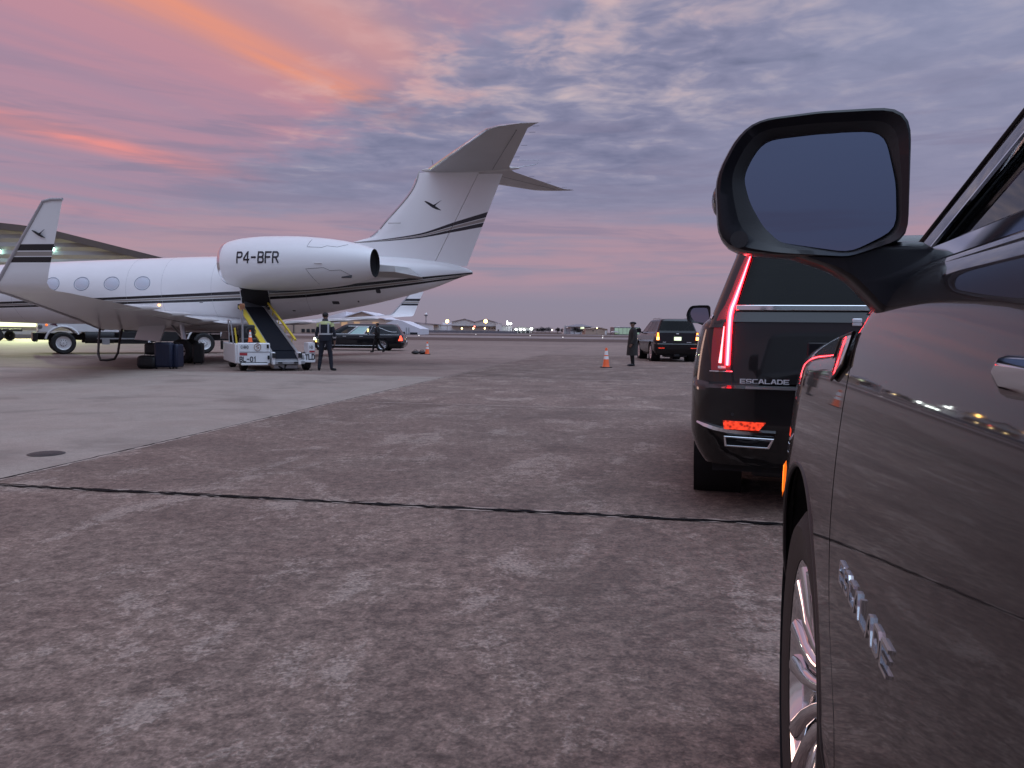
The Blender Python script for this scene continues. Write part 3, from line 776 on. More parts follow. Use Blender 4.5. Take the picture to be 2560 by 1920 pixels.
        bb = MB(); bb.tube([(sgn*xl(cx - .07 + .02*k), c.tail - .012, .535 - .012*(1 - ((k - 3.5)/3.5)**2)) for k in range(8)], .008, 6); bb.build('tail_pipe', 'chassis_black', ex)
        bb = MB(); bb.cyl((sgn*xl(.283), rear(.283, .708, .003), .708), (sgn*xl(.283), rear(.283, .708, -.01), .708), .011, n=14); bb.build('parking_sensor', 'black_plastic', r)
    # chrome bar and lettering on the gate
    pts = [(x, rear(W - abs(x), 1.43, .012), 1.4285) for x in lin(-W + .288, W - .288, 24)]
    bb = MB(); bb.ribbon(pts, (0, -1, 0), .036, .014); bb.build('chrome_bar', 'chrome', r, bevel=.004)
    pts = [(x, rear(W - abs(x), .895, .02), .893) for x in lin(-W + .36, W - .36, 24)]
    bb = MB(); bb.ribbon(pts, (0, -1, 0), .014, .014); bb.build('gate_sill_trim', 'satin_metal', r)
    yl = rear(.5, .93, .004)
    stroke_obj('badge', 'ESCALADE', .026, lambda x, y, z: (xl(.484) + x, yl - z, .931 + y), 'badge_silver', r, .007, 1.62, 1.25, 1.7)
    # plate recess and number plate
    bb = MB(); bb.box(-.30, .30, 0, .02, 1.02, 1.20); bb.build('plate_recess', 'black_gloss_plastic', r, loc=(0, rear(W, 1.1, .006), 0), bevel=.01)
    bb = MB(); bb.box(-.155, .155, 0, .008, 1.035, 1.19); bb.build('number_plate', 'reflective_white', r, loc=(0, rear(W, 1.1, .016), 0), bevel=.004)
    bb = MB(); bb.box(-.03, .03, .0, .012, 1.31, 1.36); bb.build('emblem', 'badge_silver', r, loc=(0, rear(W, 1.33, .014), 0), bevel=.012)
    # underside seen below the bumper
    bb = MB(); bb.box(-.62, .62, c.tail + .25, c.tail + .95, .24, .36); bb.build('rear_axle_guard', 'chassis_black', r, bevel=.03)
    # roof rails, spoiler, belt and A pillar chrome
    for sgn in (-1, 1):
        bb = MB(); bb.ribbon([(sgn*(c.gp(q, b_ - .006)[1] + .002), c.gp(q, b_ - .006)[0], b_ - .006) for q in lin(1.02, -.2, 40)], (sgn, 0, .35), .030, .007); bb.build('belt_trim', 'chrome', r, bevel=.003)
        zs = lin(b_ + .006, c.roof - .075, 16)
        c.line([.965]*16, zs, .004, .0055, 'window_trim', 'chrome', sgn)
        c.line([1.09]*16, zs, .002, .0045, 'pillar_seam', 'dark_void', sgn)
        c.line(lin(.965, .0, 24), [c.roof - .075]*24, .004, .0055, 'window_trim', 'chrome', sgn)
        pts = [(sgn*.66, F, c.roof + .055 - .03*abs(k)**8) for k, F in zip(lin(-1, 1, 20), lin(-3.45, -1.35, 20))]
        bb = MB(); bb.tube(pts, .014, 8); bb.build('roof_rail', 'satin_metal', r)
        # door handle: chrome strap over a dark cup
        h = empty('door_handle', (0, 0, 0)); h.parent = r
        for Fc in (-.955, -2.06):
            xs_ = c.half(Fc, 1.225)
            bb = MB(); bb.prism([(-.12, -.013), (.10, -.016), (.125, .0), (.11, .014), (-.12, .012)], lambda p: (sgn*(xs_ + .028), Fc + p[0], 1.226 + p[1]), lambda p: (sgn*(xs_ + .060), Fc + p[0]*.93, 1.228 + p[1]*.8)); bb.build('strap', 'chrome', h, bevel=.006)
            for dF in (-.10, .09): bb = MB(); bb.box(-.018, .018, dF - .02, dF + .02, -.01, .01); bb.build('strap_post', 'black_plastic', h, loc=(sgn*(xs_ + .016), Fc, 1.226))
        # wheel arch lips, sill board
        for Fw in (c.wf, c.wr):
            pts = []
            for k in range(41):
                a = R_(-14 + 208*k/40); F = Fw + c.arch*cos(a); z = c.rw - .01 + c.arch*sin(a)
                pts.append((sgn*(c.half(F, max(z, c.z0)) - .004), F, max(z, c.z0 - .01)))
            bb = MB(); bb.tube(pts, .007, 8); bb.build('arch_lip', 'black_plastic', r)
        bb = MB(); bb.box(-.085, .085, -2.1, -.42, -.022, .022); bb.build('running_board', 'black_plastic', r, loc=(sgn*(W - .06), 0, .345), bevel=.012)
        bb = MB(); bb.ribbon([(sgn*(W + .026), F, .358) for F in lin(-2.1, -.30, 12)], (sgn, 0, 0), .030, .006); bb.build('sill_trim', 'chrome', r)
        # door lettering
        Fc, zc = -.355, .909
        stroke_obj('badge', 'ESCALADE', .027, (lambda x, y, z: (sgn*(c.half(Fc + x*sgn, zc + y) + .001 + z), Fc + x*sgn, zc + y)), 'chrome', r, .0022, 1.62, .95, 1.8)
        # headlamp, vertical running lamp, fender marker
        hl = empty('headlight', (0, 0, 0)); hl.parent = r
        rows = [[c.hp(q, 0, -.006, z) for q in lin(1.40, 1.66, 14)] for z in lin(.99, 1.065, 5)]
        bb = MB(); bb.grid([[(sgn*x, F, z) for F, x, z in row] for row in rows]); bb.build('lens', 'clear_glass', hl)
        rows = [[c.hp(q, 0, .0, z) for q in lin(1.40, 1.66, 14)] for z in lin(.985, 1.07, 5)]
        bb = MB(); bb.grid([[(sgn*(x + .002), F + .002, z) for F, x, z in row] for row in rows]); bb.build('lamp_bowl', 'chrome', hl)
        rows = [[c.hp(q, 0, -.008, z) for q in lin(1.50, 1.54, 4)] for z in lin(.60, .96, 12)]
        bb = MB(); bb.grid([[(sgn*x, F, z) for F, x, z in row] for row in rows]); bb.build('running_lamp', 'clear_glass', hl)
        sm_ = empty('side_marker', (0, 0, 0)); sm_.parent = r
        rows = [[(sgn*(c.half(F, z) + .006), F, z) for F in lin(.86, 1.00, 6)] for z in lin(.80, .885, 5)]
        bb = MB(); bb.grid(rows); bb.build('lens', 'amber_lamp', sm_)
        rows = [[(sgn*(c.half(F, z) + .008), F, z) for F in lin(.91, .945, 4)] for z in lin(.805, .88, 4)]
        bb = MB(); bb.grid(rows); bb.build('bulb_glow', 'amber_mid2' if 'amber_mid2' in M else (mat('amber_mid2', (.9, .3, .04), .2, emit=(1.0, .30, .04), es=2.4) and 'amber_mid2'), sm_)
        # added chrome facet ahead of the door, angled to mirror a tail lamp
        fv = empty('glint_facet', (0, 0, 0)); fv.parent = r
        vp = [(.045, 1.255), (.235, 1.245), (.275, 1.18), (.15, 1.168), (.06, 1.20)]
        fn = lambda o_: (lambda p: (sgn*(c.half(p[0], p[1]) + o_), p[0], p[1]))
        fc, zc_ = .155, 1.21; x0_ = c.half(fc, zc_) + .004
        pl = lambda F, z, o_=0: (sgn*(x0_ + o_ - (F - fc)*.056 - (z - zc_)*.247 - .25*((F - fc)**2 + (z - zc_)**2)), F, z)
        bb = MB(); bb.grid(facet_rows(vp, pl)); bb.build('cover', 'chrome', fv)
        bb = MB(); bb.tube([pl(p[0], p[1], .001) for p in vp], .003, 6, closed=True); bb.build('seal', 'black_plastic', fv)
        # mirror
        mirror(c, sgn)
    # cabin
    bb = MB()
    for sx in (-.47, .47):
        for Fs in (-1.15, -2.15):
            bb.box(sx - .26, sx + .26, Fs - .28, Fs + .28, .62, .86); bb.box(sx - .25, sx + .25, Fs - .42, Fs - .26, .8, 1.42); bb.box(sx - .13, sx + .13, Fs - .42, Fs - .33, 1.45, 1.66)
    bb.build('seats', 'interior', r, bevel=.05)
    bb = MB(); bb.box(-.88, .88, -.42, .02, 1.0, 1.33); bb.build('dashboard', 'interior', r, bevel=.06)
    bb = MB(); mx = Matrix.Translation((-.44, -.52, 1.22)) @ Matrix.Rotation(R_(-68), 4, 'X'); bb.tube([mx @ Vector((.19*cos(a), .19*sin(a), 0)) for a in lin(0, 2*pi, 25)[:-1]], .016, 8, closed=True); bb.build('steering_wheel', 'interior', r)
    bb = MB(); bb.box(-.9, .9, -3.5, -.2, .40, .46); bb.build('cabin_floor', 'interior', r)
    return c

MO = [(-0.193, 1.474), (-0.188, 1.499), (-0.168, 1.539), (-0.148, 1.562), (-0.124, 1.571), (-0.048, 1.577), (0.039, 1.577), (0.060, 1.574), (0.072, 1.562), (0.077, 1.541), (0.078, 1.488), (0.079, 1.401), (0.070, 1.386), (0.0, 1.363), (-0.093, 1.368), (-0.150, 1.374), (-0.175, 1.384), (-0.187, 1.402), (-0.190, 1.439)]
MG = [(-0.147, 1.488), (-0.137, 1.512), (-0.127, 1.529), (-0.115, 1.540), (-0.047, 1.543), (0.029, 1.541), (0.039, 1.529), (0.053, 1.469), (0.056, 1.406), (-0.001, 1.376), (-0.094, 1.392), (-0.117, 1.414), (-0.137, 1.450)]
def resample(poly, n):
    P = [Vector((a, b_, 0)) for a, b_ in poly]; L = [0]
    for i in range(len(P)): L.append(L[-1] + (P[(i + 1) % len(P)] - P[i]).length)
    out = []
    for k in range(n):
        d = L[-1]*k/n; i = 0
        while d > L[i + 1]: i += 1
        t = (d - L[i])/(L[i + 1] - L[i]); p = P[i].lerp(P[(i + 1) % len(P)], t); out.append((p.x, p.y))
    return out
def ang_sample(poly, c, n):
    """resample by angle round c so two outlines pair up"""
    out = []
    for k in range(n):
        a = 2*pi*k/n; d = (cos(a), sin(a)); best = None
        for i in range(len(poly)):
            x1, y1 = poly[i][0] - c[0], poly[i][1] - c[1]; x2, y2 = poly[(i + 1) % len(poly)][0] - c[0], poly[(i + 1) % len(poly)][1] - c[1]
            den = d[0]*(y2 - y1) - d[1]*(x2 - x1)
            if abs(den) < 1e-9: continue
            t = (x1*(y2 - y1) - y1*(x2 - x1))/den; s_ = (x1*d[1] - y1*d[0])/den
            if t > 0 and -1e-6 <= s_ <= 1 + 1e-6 and (best is None or t < best): best = t
        out.append((c[0] + d[0]*best, c[1] + d[1]*best))
    return out
def mirror(c, sgn):
    W = c.W; ctr = (-.05, 1.47); N_ = 72
    O_ = ang_sample(MO, ctr, N_); Gs = ang_sample(MG, ctr, N_)
    sm = lambda P, k: [tuple((P[i - 1][d] + P[i][d]*2 + P[(i + 1) % N_][d])/4 for d in (0, 1)) for i in range(N_)] if k == 1 else sm(sm(P, 1), k - 1)
    O_ = sm(O_, 1); Gs = [(ctr[0] + (g[0] - ctr[0])*1.05, ctr[1] + (g[1] - ctr[1])*1.04) for g in sm(Gs, 2)]
    me = empty('mirror', (0, 0, 0)); me.parent = c.root
    X = lambda R: sgn*(W - R)
    F0 = -.15
    def ring(P, k, F, sh=(0, 0)): return [Vector((X(ctr[0] + sh[0] + (p[0] - ctr[0])*k), F, ctr[1] + sh[1] + (p[1] - ctr[1])*k)) for p in P]
    def blend(t, F): return [Vector((X(o[0]*(1 - t) + g[0]*t), F, o[1]*(1 - t) + g[1]*t)) for o, g in zip(O_, Gs)]
    rows = [ring(O_, .40, .075, (.01, -.005)), ring(O_, .72, .055, (.006, -.003)), ring(O_, .90, .01), ring(O_, .975, -.06), ring(O_, 1.0, -.125), ring(O_, .998, -.142), ring(O_, .985, F0), blend(.16, F0 - .002), blend(.55, F0 + .004)]
    b = MB(); b.loft(rows, True, False); b.build('housing', 'black_gloss_plastic', me, smooth=38)
    b = MB(); b.grid([blend(.55, F0 + .004), blend(.85, F0 + .009), blend(1.0, F0 + .013), blend(1.02, F0 + .03)], True); b.build('bezel', 'black_plastic', me, smooth=30)
    # glass, turned a little outwards
    b = MB(); cy = F0 + .012
    def gpos(p): return (X(p[0]), cy + (p[0] - ctr[0])*-.055 + (p[1] - ctr[1])*.03, p[1])
    poly = [(ctr[0] + (g[0] - ctr[0])*1.01, ctr[1] + (g[1] - ctr[1])*1.01) for g in Gs]
    b.add([gpos(p) for p in poly], [list(range(N_))]); b.build('mirror_glass', 'mirror', me, smooth=0)
    # arm down to the door, lamp on the outer edge, camera pod
    A = [(-.10, 1.378), (-.055, 1.362), (-.026, 1.352), (.004, 1.334), (.030, 1.308), (.052, 1.283), (.072, 1.270), (.105, 1.285), (.130, 1.325), (.135, 1.368), (.10, 1.388), (.05, 1.388)]
    ac = (.04, 1.345); arow = lambda k, F: [Vector((X(ac[0] + (p[0] - ac[0])*k), F, ac[1] + (p[1] - ac[1])*k)) for p in resample(A, 48)]
    b = MB(); b.loft([arow(.80, F0 + .008), arow(.95, F0 + .014), arow(1.0, F0 + .026), arow(1.0, F0 + .07), arow(.92, F0 + .10), arow(.7, F0 + .115)]); b.build('mirror_arm', 'black_gloss_plastic', me, smooth=40)
    b = MB(); b.sph((0, 0, 0), 1, 12, 8, (.012, .05, .024)); b.build('turn_lamp', 'clear_glass', me, loc=(X(-.186), F0 + .07, 1.462))
    b = MB(); b.cyl((X(-.155), F0 - .004, 1.392), (X(-.155), F0 + .01, 1.392), .013, n=14); b.build('puddle_camera', 'black_plastic', me)

near = big_suv((.529, 1.28, 0), R_(15), 'glossy black suv whose mirror, door and front wheel fill the edge of view', 'black suvs in the motorcade line', True)
ahead = big_suv((2.239, 9.06, 0), R_(15), 'black suv ahead with tall glowing red tail lamps and a chrome bar', 'black suvs in the motorcade line', False)

# ------------------------------------------------------------------ business jet   (local x = towards the nose, y = port, z = up)
jet = empty('business_jet', (1.6, 27.1, 0), R_(170))
tag(jet, 'white business jet with black and tan stripes and P4-BFR on its engine', 'aircraft')
TOPS = ([3.10, 3.35, 4.45, 6, 8, 13, 16, 20, 23, 25, 26.5, 27.4], [3.36, 3.48, 3.72, 3.88, 3.95, 3.93, 3.86, 3.74, 3.60, 3.30, 2.80, 2.35])
BOTS = ([3.10, 3.35, 4.71, 7.32, 10.48, 12.1, 14, 20, 23, 25, 26.5, 27.4], [3.26, 3.20, 2.71, 2.08, 1.56, 1.42, 1.36, 1.33, 1.38, 1.52, 1.82, 2.25])
WID = ([3.10, 3.35, 4.71, 7.32, 10.48, 12.1, 20, 23, 25, 26.5, 27.4], [.05, .13, .46, .86, 1.12, 1.20, 1.20, 1.16, .95, .58, .06])
def fus(s, a, off=0.0):
    t, bo, w_ = ci(*TOPS, s), ci(*BOTS, s), ci(*WID, s)
    zc, hz_ = (t + bo)/2, (t - bo)/2
    return Vector((s, (w_ + off)*cos(a), zc + (hz_ + off)*sin(a)))
ZU = ([3.0, 5.53, 7.01, 9.29, 11.42, 17.34, 22, 27], [3.33, 3.05, 2.89, 2.68, 2.57, 2.30, 2.12, 2.0])
ZL = ([3.0, 4.08, 5.53, 7.01, 9.29, 11.42, 16.42, 22, 27], [3.22, 3.02, 2.79, 2.60, 2.35, 2.24, 2.07, 1.90, 1.8])
ss_ = lin(3.1, 27.4, 170); rings = []; at = []
for s in ss_:
    rg = [fus(s, 2*pi*i/112) for i in range(112)]; rings.append(rg)
    for p in rg:
        a_, b_ = ci(*ZL, s), ci(*ZU, s); at.append(max(-1, min(2, (p.z - a_)/(b_ - a_))))
b = MB(); b.loft(rings); b.build('fuselage', 'plane_white', jet, attr=at)
def on_side(p2, ctr_s, ctr_z, off, side=1):
    """a 2d offset on the flank -> 3d, following the round section"""
    s = ctr_s + p2[0]; z = ctr_z + p2[1]
    t, bo, w_ = ci(*TOPS, s), ci(*BOTS, s), ci(*WID, s); zc, hz_ = (t + bo)/2, (t - bo)/2
    k = max(-.98, min(.98, (z - zc)/hz_)); a = math.asin(k); q = fus(s, a, off)
    return Vector((q.x, side*q.y, z + off*k))
for side in (1, -1):
    for k in range(7):
        s0 = 15.33 + 1.265*k; z0_ = 2.855 - .012*k
        wi = empty('cabin_window', (0, 0, 0)); wi.parent = jet
        el = lambda rx, rz, off, n=32: [on_side((rx*cos(2*pi*i/n), rz*sin(2*pi*i/n)), s0, z0_, off, side) for i in range(n)]
        b = MB(); b.grid([el(.330, .262, .001), el(.318, .250, .010), el(.306, .238, .010), el(.292, .226, -.004)], True); b.build('frame', 'window_ring' if 'window_ring' in M else (mat('window_ring', (.26, .31, .38), .3) and 'window_ring'), wi)  # ring colour darkened to give the recess its shading
        b = MB(); b.grid([el(.296, .230, -.002), el(.22, .17, .006), el(.11, .085, .011), el(.004, .003, .012)], True); b.build('pane', 'window_pane' if 'window_pane' in M else mat('window_pane', (.56, .61, .68), .08, spec=.9, coat=1.0) and 'window_pane', wi)
for s0 in (9.0, 12.55, 14.55, 16.0, 20.9):
    b = MB(); b.tube([fus(s0, 2*pi*i/72, .0005) for i in range(72)], .0035, 5, closed=True); b.build('skin_seam', 'skin_seam' if 'skin_seam' in M else (mat('skin_seam', (.36, .36, .37), .6) and 'skin_seam'), jet)
# fin, rudder, tailplane
def foil(le, te, thick, n=24, sharp=True):
    """closed section as list of (chord position s, thickness offset)"""
    out = []
    for i in range(n + 1):
        x = .5*(1 - cos(pi*i/n)); y = thick*(2.2*(.2969*sqrt(x) - .126*x - .3516*x*x + .2843*x**3 - .1036*x**4)/.26*.5)
        out.append((x, y))
    up = [(le + (te - le)*x, y) for x, y in out]; lo = [(le + (te - le)*x, -y) for x, y in out[::-1][1:-1]]
    return up + lo
LEZ = ([3.55, 4.2, 4.45, 4.62, 5.17, 6.36, 6.85], [9.2, 8.3, 7.5, 6.87, 6.31, 5.28, 5.08])
TEF = lambda z: 3.33 - (z - 3.49)*.394
HNG = lambda z: 4.45 - (z - 3.72)*.505
FZU = ([2.3, 3.7, 5.17, 7.28, 9], [5.52, 5.11, 4.67, 4.43, 4.36]); FZL = ([2.3, 3.84, 5.17, 7.28, 9], [5.0, 4.73, 4.52, 4.385, 4.33])
def fin_part(name, a, b_, zs, fr, to, th, material='plane_white'):
    rings = []; at = []
    for z in zs:
        le, te = a(z), b_(z); full_le, full_te = ci(*LEZ, z), TEF(z)
        rg = []
        n = 14
        pts = [(le + (te - le)*i/n) for i in range(n + 1)]
        def half_t(s):
            x = max(0.0, min(1.0, (full_le - s)/(full_le - full_te))); return th(z)*(.2969*sqrt(x) - .126*x - .3516*x*x + .2843*x**3 - .1036*x**4)*5*.5*1.0 + .004
        rg = [Vector((s, half_t(s), z)) for s in pts] + [Vector((s, -half_t(s), z)) for s in pts[::-1]]
        rings.append(rg)
        for p in rg: at.append(max(-1, min(2, (z - ci(*FZL, p.x))/(ci(*FZU, p.x) - ci(*FZL, p.x)))))
    b = MB(); b.loft(rings); return b.build(name, material, jet, attr=at, smooth=50)
th_f = lambda z: li([3.5, 4.5, 6.9], [.62, .50, .34], z)
fin_part('fin', lambda z: ci(*LEZ, z), lambda z: HNG(z) + .012, lin(3.55, 6.86, 64), 0, 0, th_f)
fin_part('rudder', lambda z: HNG(z) - .012, TEF, [3.50 + .04] + lin(3.75, 6.76, 48), 0, 0, th_f)
b = MB()
pts = [Vector((ci(*LEZ, z) + .012, 0, z)) for z in lin(4.60, 6.80, 30)]
for i0, i1 in ((0, 3), (4, 17), (17, 27)):
    b = MB(); b.tube(pts[i0:i1 + 1], .048, 10); b.build('leading_edge_boot', 'polished', jet)
b = MB(); b.tube([pts[27], pts[29] + Vector((-.03, 0, .12))], [.04, .02], 8); b.build('fin_cap_light', 'wing_grey', jet)
for side in (1, -1):
    # tailplane half: root at the fin top, swept back to the tip
    secs = []
    for k, (bb_, le, te, z, th) in enumerate([(.0, 4.78, 1.77, 6.90, .34), (.5, 4.45, 1.72, 6.91, .31), (4.75, 1.62, .42, 7.06, .13), (5.05, 1.20, .18, 7.075, .08), (5.22, .55, .02, 7.08, .03)]):
        secs.append([Vector((s, side*bb_, z + y)) for s, y in foil(le, te, th*.5)])
    b = MB(); b.loft(secs); tp = b.build('tailplane', 'stab_grey', jet, smooth=50)
    b = MB(); b.tube([(4.62, side*.28, 6.912), (1.62, side*4.75, 7.06), (1.2, side*5.05, 7.075), (.55, side*5.22, 7.08)], [.06, .035, .025, .012], 8); b.build('leading_edge', 'polished', tp)
    b = MB(); b.tube([(2.32, side*.5, 6.80), (.75, side*4.7, 7.03)], .006, 5); b.build('elevator_gap', 'seam', tp)
    for fr in (.25, .55, .85, .98):
        bq = .5 + 4.5*fr; b = MB(); b.tube([(1.72 - 1.52*fr + .02, side*bq, 6.92 + .15*fr), (1.72 - 1.52*fr - .17, side*bq, 6.92 + .15*fr)], .005, 5); b.build('static_wick', 'seam', tp)
b = MB()
prof = [(5.0, .03), (4.85, .10), (4.5, .17), (3.8, .22), (2.8, .21), (2.0, .14), (1.45, .05)]
b.loft([[Vector((s, r_*.75*cos(a), 6.94 + r_*.62*sin(a))) for a in [2*pi*i/24 for i in range(24)]] for s, r_ in prof]); b.build('tail_bullet', 'wing_grey', jet)
b = MB(); b.tube([(1.62, 0, 6.95), (.95, -.5, 7.16), (.88, -.55, 7.25)], .014, 6); b.build('probe', 'satin_metal', jet)
b = MB(); b.tube([(1.5, 0, 7.22), (.75, -.5, 7.30)], .008, 6); b.build('probe', 'satin_metal', jet)
b = MB(); b.tube([(4.55, .0, 7.02), (4.62, .0, 7.30)], .008, 6); b.build('antenna', 'seam', jet)
b = MB(); b.box(-.24, .24, 0, .02, -.02, .02); b.build('position_light', 'wing_grey', jet, loc=(5.93, .235, 5.06), bevel=.008)
def bird(cs, cz, k, fn, parent, flipx=1):
    A = [(-.24, .115), (-.20, .125), (-.10, .085), (.02, .02), (.20, -.10), (.24, -.135), (.10, -.105), (-.02, -.05), (-.13, .03)]
    B = [(-.01, .005), (.08, .045), (.25, .145), (.22, .12), (.10, .03), (.05, -.03)]
    b = MB()
    for P in (A, B):
        f = lambda o: (lambda p: fn(cs - p[0]*k*flipx, cz + p[1]*k, o))
        b.prism(P, f(.006 if P is A else .0075), f(-.004))
    return b.build('emblem', 'ink', parent, smooth=0)
def fin_surf(s, z, o):
    x = max(0.0, min(1.0, (ci(*LEZ, z) - s)/(ci(*LEZ, z) - TEF(z)))); t_ = th_f(z)*(.2969*sqrt(x) - .126*x - .3516*x*x + .2843*x**3 - .1036*x**4)*2.5 + .004
    return Vector((s, t_ + o, z))
bird(4.55, 5.68, 1.30, fin_surf, jet)
# engines
def engine(side):
    by = 2.15*side; zc = 3.47
    mx = Matrix.Translation((0, by, zc)) @ Matrix.Rotation(pi/2, 4, 'Y')
    en = empty('engine', (0, 0, 0)); en.parent = jet
    prof = [(.742, 11.20), (.80, 11.00), (.868, 10.60), (.914, 10.0), (.925, 9.4), (.912, 8.7), (.865, 8.0), (.775, 7.2), (.66, 6.6), (.535, 6.15), (.470, 5.96), (.452, 5.97), (.445, 6.2)]
    XS = [p[1] for p in prof[:11]][::-1]; YS = [p[0] for p in prof[:11]][::-1]
    fine = [(ci(XS, YS, s), s) for s in lin(11.20, 5.96, 60)]
    b = MB(); b.lathe(fine, mx, 64); b.build('nacelle', 'white_plain', en, smooth=60)
    b = MB(); b.lathe([(.62, 10.93), (.635, 11.18), (.665, 11.30), (.70, 11.32), (.728, 11.27), (.744, 11.195)], mx, 64); b.build('intake_lip', 'polished', en, smooth=60)
    b = MB(); b.lathe([(.62, 10.94), (.60, 10.4), (.02, 10.4)], mx, 48); b.build('intake_duct', 'dark_void', en)
    b = MB(); b.lathe([(.4685, 5.958), (.455, 5.962), (.44, 6.08), (.30, 6.16), (.02, 6.18)], mx, 48); b.build('exhaust_duct', 'dark_void', en)
    surf = lambda s, z, o: Vector((s, by + side*(sqrt(max(.01, (ci(XS, YS, s))**2 - (z - zc)**2)) + o), z))
    dd = 1 if side > 0 else -1
    stroke_obj('registration', 'P4-BFR', .34, lambda x, y, z: surf(9.73 - dd*x, 3.60 + y, .008 + z), 'ink', en, .004, .80, 1.05, 1.75)
    # access panel seams
    for P in ([(8.0, 4.22), (8.05, 3.95), (7.55, 3.93), (7.4, 3.99), (7.05, 3.95), (6.75, 4.05)], [(7.75, 2.74), (8.05, 3.22), (7.45, 3.26), (7.25, 3.17), (6.9, 3.19), (6.6, 3.02)]):
        pp = []
        for i in range(len(P) - 1):
            for t_ in (0, .25, .5, .75): pp.append(surf(P[i][0] + (P[i + 1][0] - P[i][0])*t_, P[i][1] + (P[i + 1][1] - P[i][1])*t_, .002))
        pp.append(surf(*P[-1], .002)); b = MB(); b.tube(pp, .006, 5); b.build('panel_seam', 'seam', en)
    b = MB(); b.box(-.13, .13, -.01, .03, -.012, .012); b.build('drain_mast', 'wing_grey', en, loc=surf(7.62, 3.40, 0), bevel=.008)
    b = MB(); b.box(-.17, .17, -.02, .012, -.06, .06); b.build('vent_louvre', 'seam', en, loc=surf(6.75, 3.0, 0) if side > 0 else surf(6.75, 3.0, 0), rot=(R_(35)*side, 0, 0))
    # pylon
    P = [(10.2, .95), (5.3, .62), (4.75, .55), (4.75, .75), (5.5, 1.45), (6.3, 1.75), (10.0, 1.7)]
    b = MB(); b.prism(P, lambda p: Vector((p[0] + (.5 if p[0] < 5 else 0), side*p[1], 3.50 if p[0] > 6 else 3.44)), lambda p: Vector((p[0], side*p[1], 3.22 if p[0] > 6 else 3.28 - .22*(1.75 - p[1])/1.2))); b.build('pylon', 'wing_grey', en, bevel=.02)
    return en
engine(1); engine(-1)
# wings with winglets
for side in (1, -1):
    we = empty('wing', (0, 0, 0)); we.parent = jet
    secs = []; at = []
    def add(bb_, le, te, z, th, nb, nz, n=22, inc=0.0):
        rg = [Vector((s, side*(bb_ + nb*y), z + nz*y - inc*(s - te)/(le - te))) for s, y in foil(le, te, th*.5, n)]; secs.append(rg)
        return rg
    add(.2, 17.6, 12.2, 1.40, .38, 0, 1, inc=.24); add(1.2, 17.0, 12.0, 1.40, .37, 0, 1, inc=.25); add(2.2, 16.4, 11.75, 1.43, .33, 0, 1, inc=.24); add(6.0, 14.1, 10.8, 1.63, .24, 0, 1, inc=.15); add(9.5, 12.2, 9.92, 1.81, .17, 0, 1, inc=.06); add(12.1, 10.85, 9.28, 1.96, .12, 0, 1)
    add(12.50, 10.66, 9.26, 1.985, .11, -.15, .98); add(12.68, 10.52, 9.24, 2.03, .10, -.55, .83); add(12.78, 10.42, 9.22, 2.13, .09, -.9, .43)
    nb, nz = -.965, .26
    for t_ in lin(.12, 1.0, 26): add(12.79 + .25*t_, 10.36 - 1.33*t_, 9.20 - .61*t_, 2.20 + 1.58*t_, .08 - .035*t_, nb, nz)
    for rg in secs:
        for p in rg: at.append(max(-1, min(2, (p.z - 2.55)/.37)) if p.z > 2.2 else -1)
    b = MB(); b.loft(secs); b.build('wing_panel', 'plane_wing', we, attr=at, smooth=50) if 'plane_wing' in M else None
    if 'plane_wing' not in M:
        stripemat('plane_wing'); n_ = M['plane_wing'].node_tree.nodes['Principled BSDF']; n_.inputs['Roughness'].default_value = .35
        b.build('wing_panel', 'plane_wing', we, attr=at, smooth=50)
    le = [(17.0, 1.2, 1.15), (14.1, 6.0, 1.48), (12.2, 9.5, 1.75), (10.85, 12.1, 1.96), (10.66, 12.50, 1.985), (10.52, 12.68, 2.03), (10.42, 12.78, 2.13), (10.36, 12.79, 2.20), (9.68, 12.918, 3.01), (9.06, 13.035, 3.74)]
    b = MB(); b.tube([(s - .01, side*y, z) for s, y, z in le], [.07, .06, .05, .045, .045, .045, .045, .045, .038, .034], 10); b.build('leading_edge', 'wing_edge' if 'wing_edge' in M else (mat('wing_edge', (.40, .385, .40), .4) and 'wing_edge'), we)
    b = MB(); b.tube([(9.05, side*13.04, 3.76), (8.84, side*13.045, 3.80), (8.58, side*13.045, 3.80)], [.03, .035, .03], 8); b.build('tip_cap', 'wing_edge', we)
    sgn = side
    bird(9.22, 3.12, .62, lambda s, z, o: Vector((s, side*(12.79 + .25*((z - 2.20)/1.58) + .034 + max(o, 0)*1.5), z)), we)
    b = MB(); b.tube([(12.3 - (y - 1.2)*.255 + .62 - y*.02, side*y, 1.28 + (y - 1.2)*.062) for y in lin(1.5, 9.0, 8)], .008, 5); b.build('flap_gap', 'seam', we)
    for y in (3.6, 6.2, 8.4):
        s0 = 12.0 - (y - 1.2)*.25; b = MB(); b.loft([[Vector((s0 + ds, side*y + r_*.06*cos(a), 1.36 + (y - 1.2)*.055 + r_*.09*sin(a))) for a in [2*pi*i/12 for i in range(12)]] for ds, r_ in ((1.3, .1), (.9, .8), (.3, 1), (-.3, .7), (-.6, .1))]); b.build('flap_fairing', 'wing_grey', we)
b = MB(); b.loft([[Vector((s0, w_*cos(a), 1.42 + h_*sin(a))) for a in [2*pi*i/40 for i in range(40)]] for s0, w_, h_ in ((10.6, .15, .05), (11.4, .75, .20), (12.6, 1.18, .32), (14, 1.34, .36), (16, 1.32, .34), (17.2, 1.10, .26), (18.0, .7, .16), (18.6, .15, .05))]); b.build('belly_fairing', 'white_plain', jet, smooth=60)
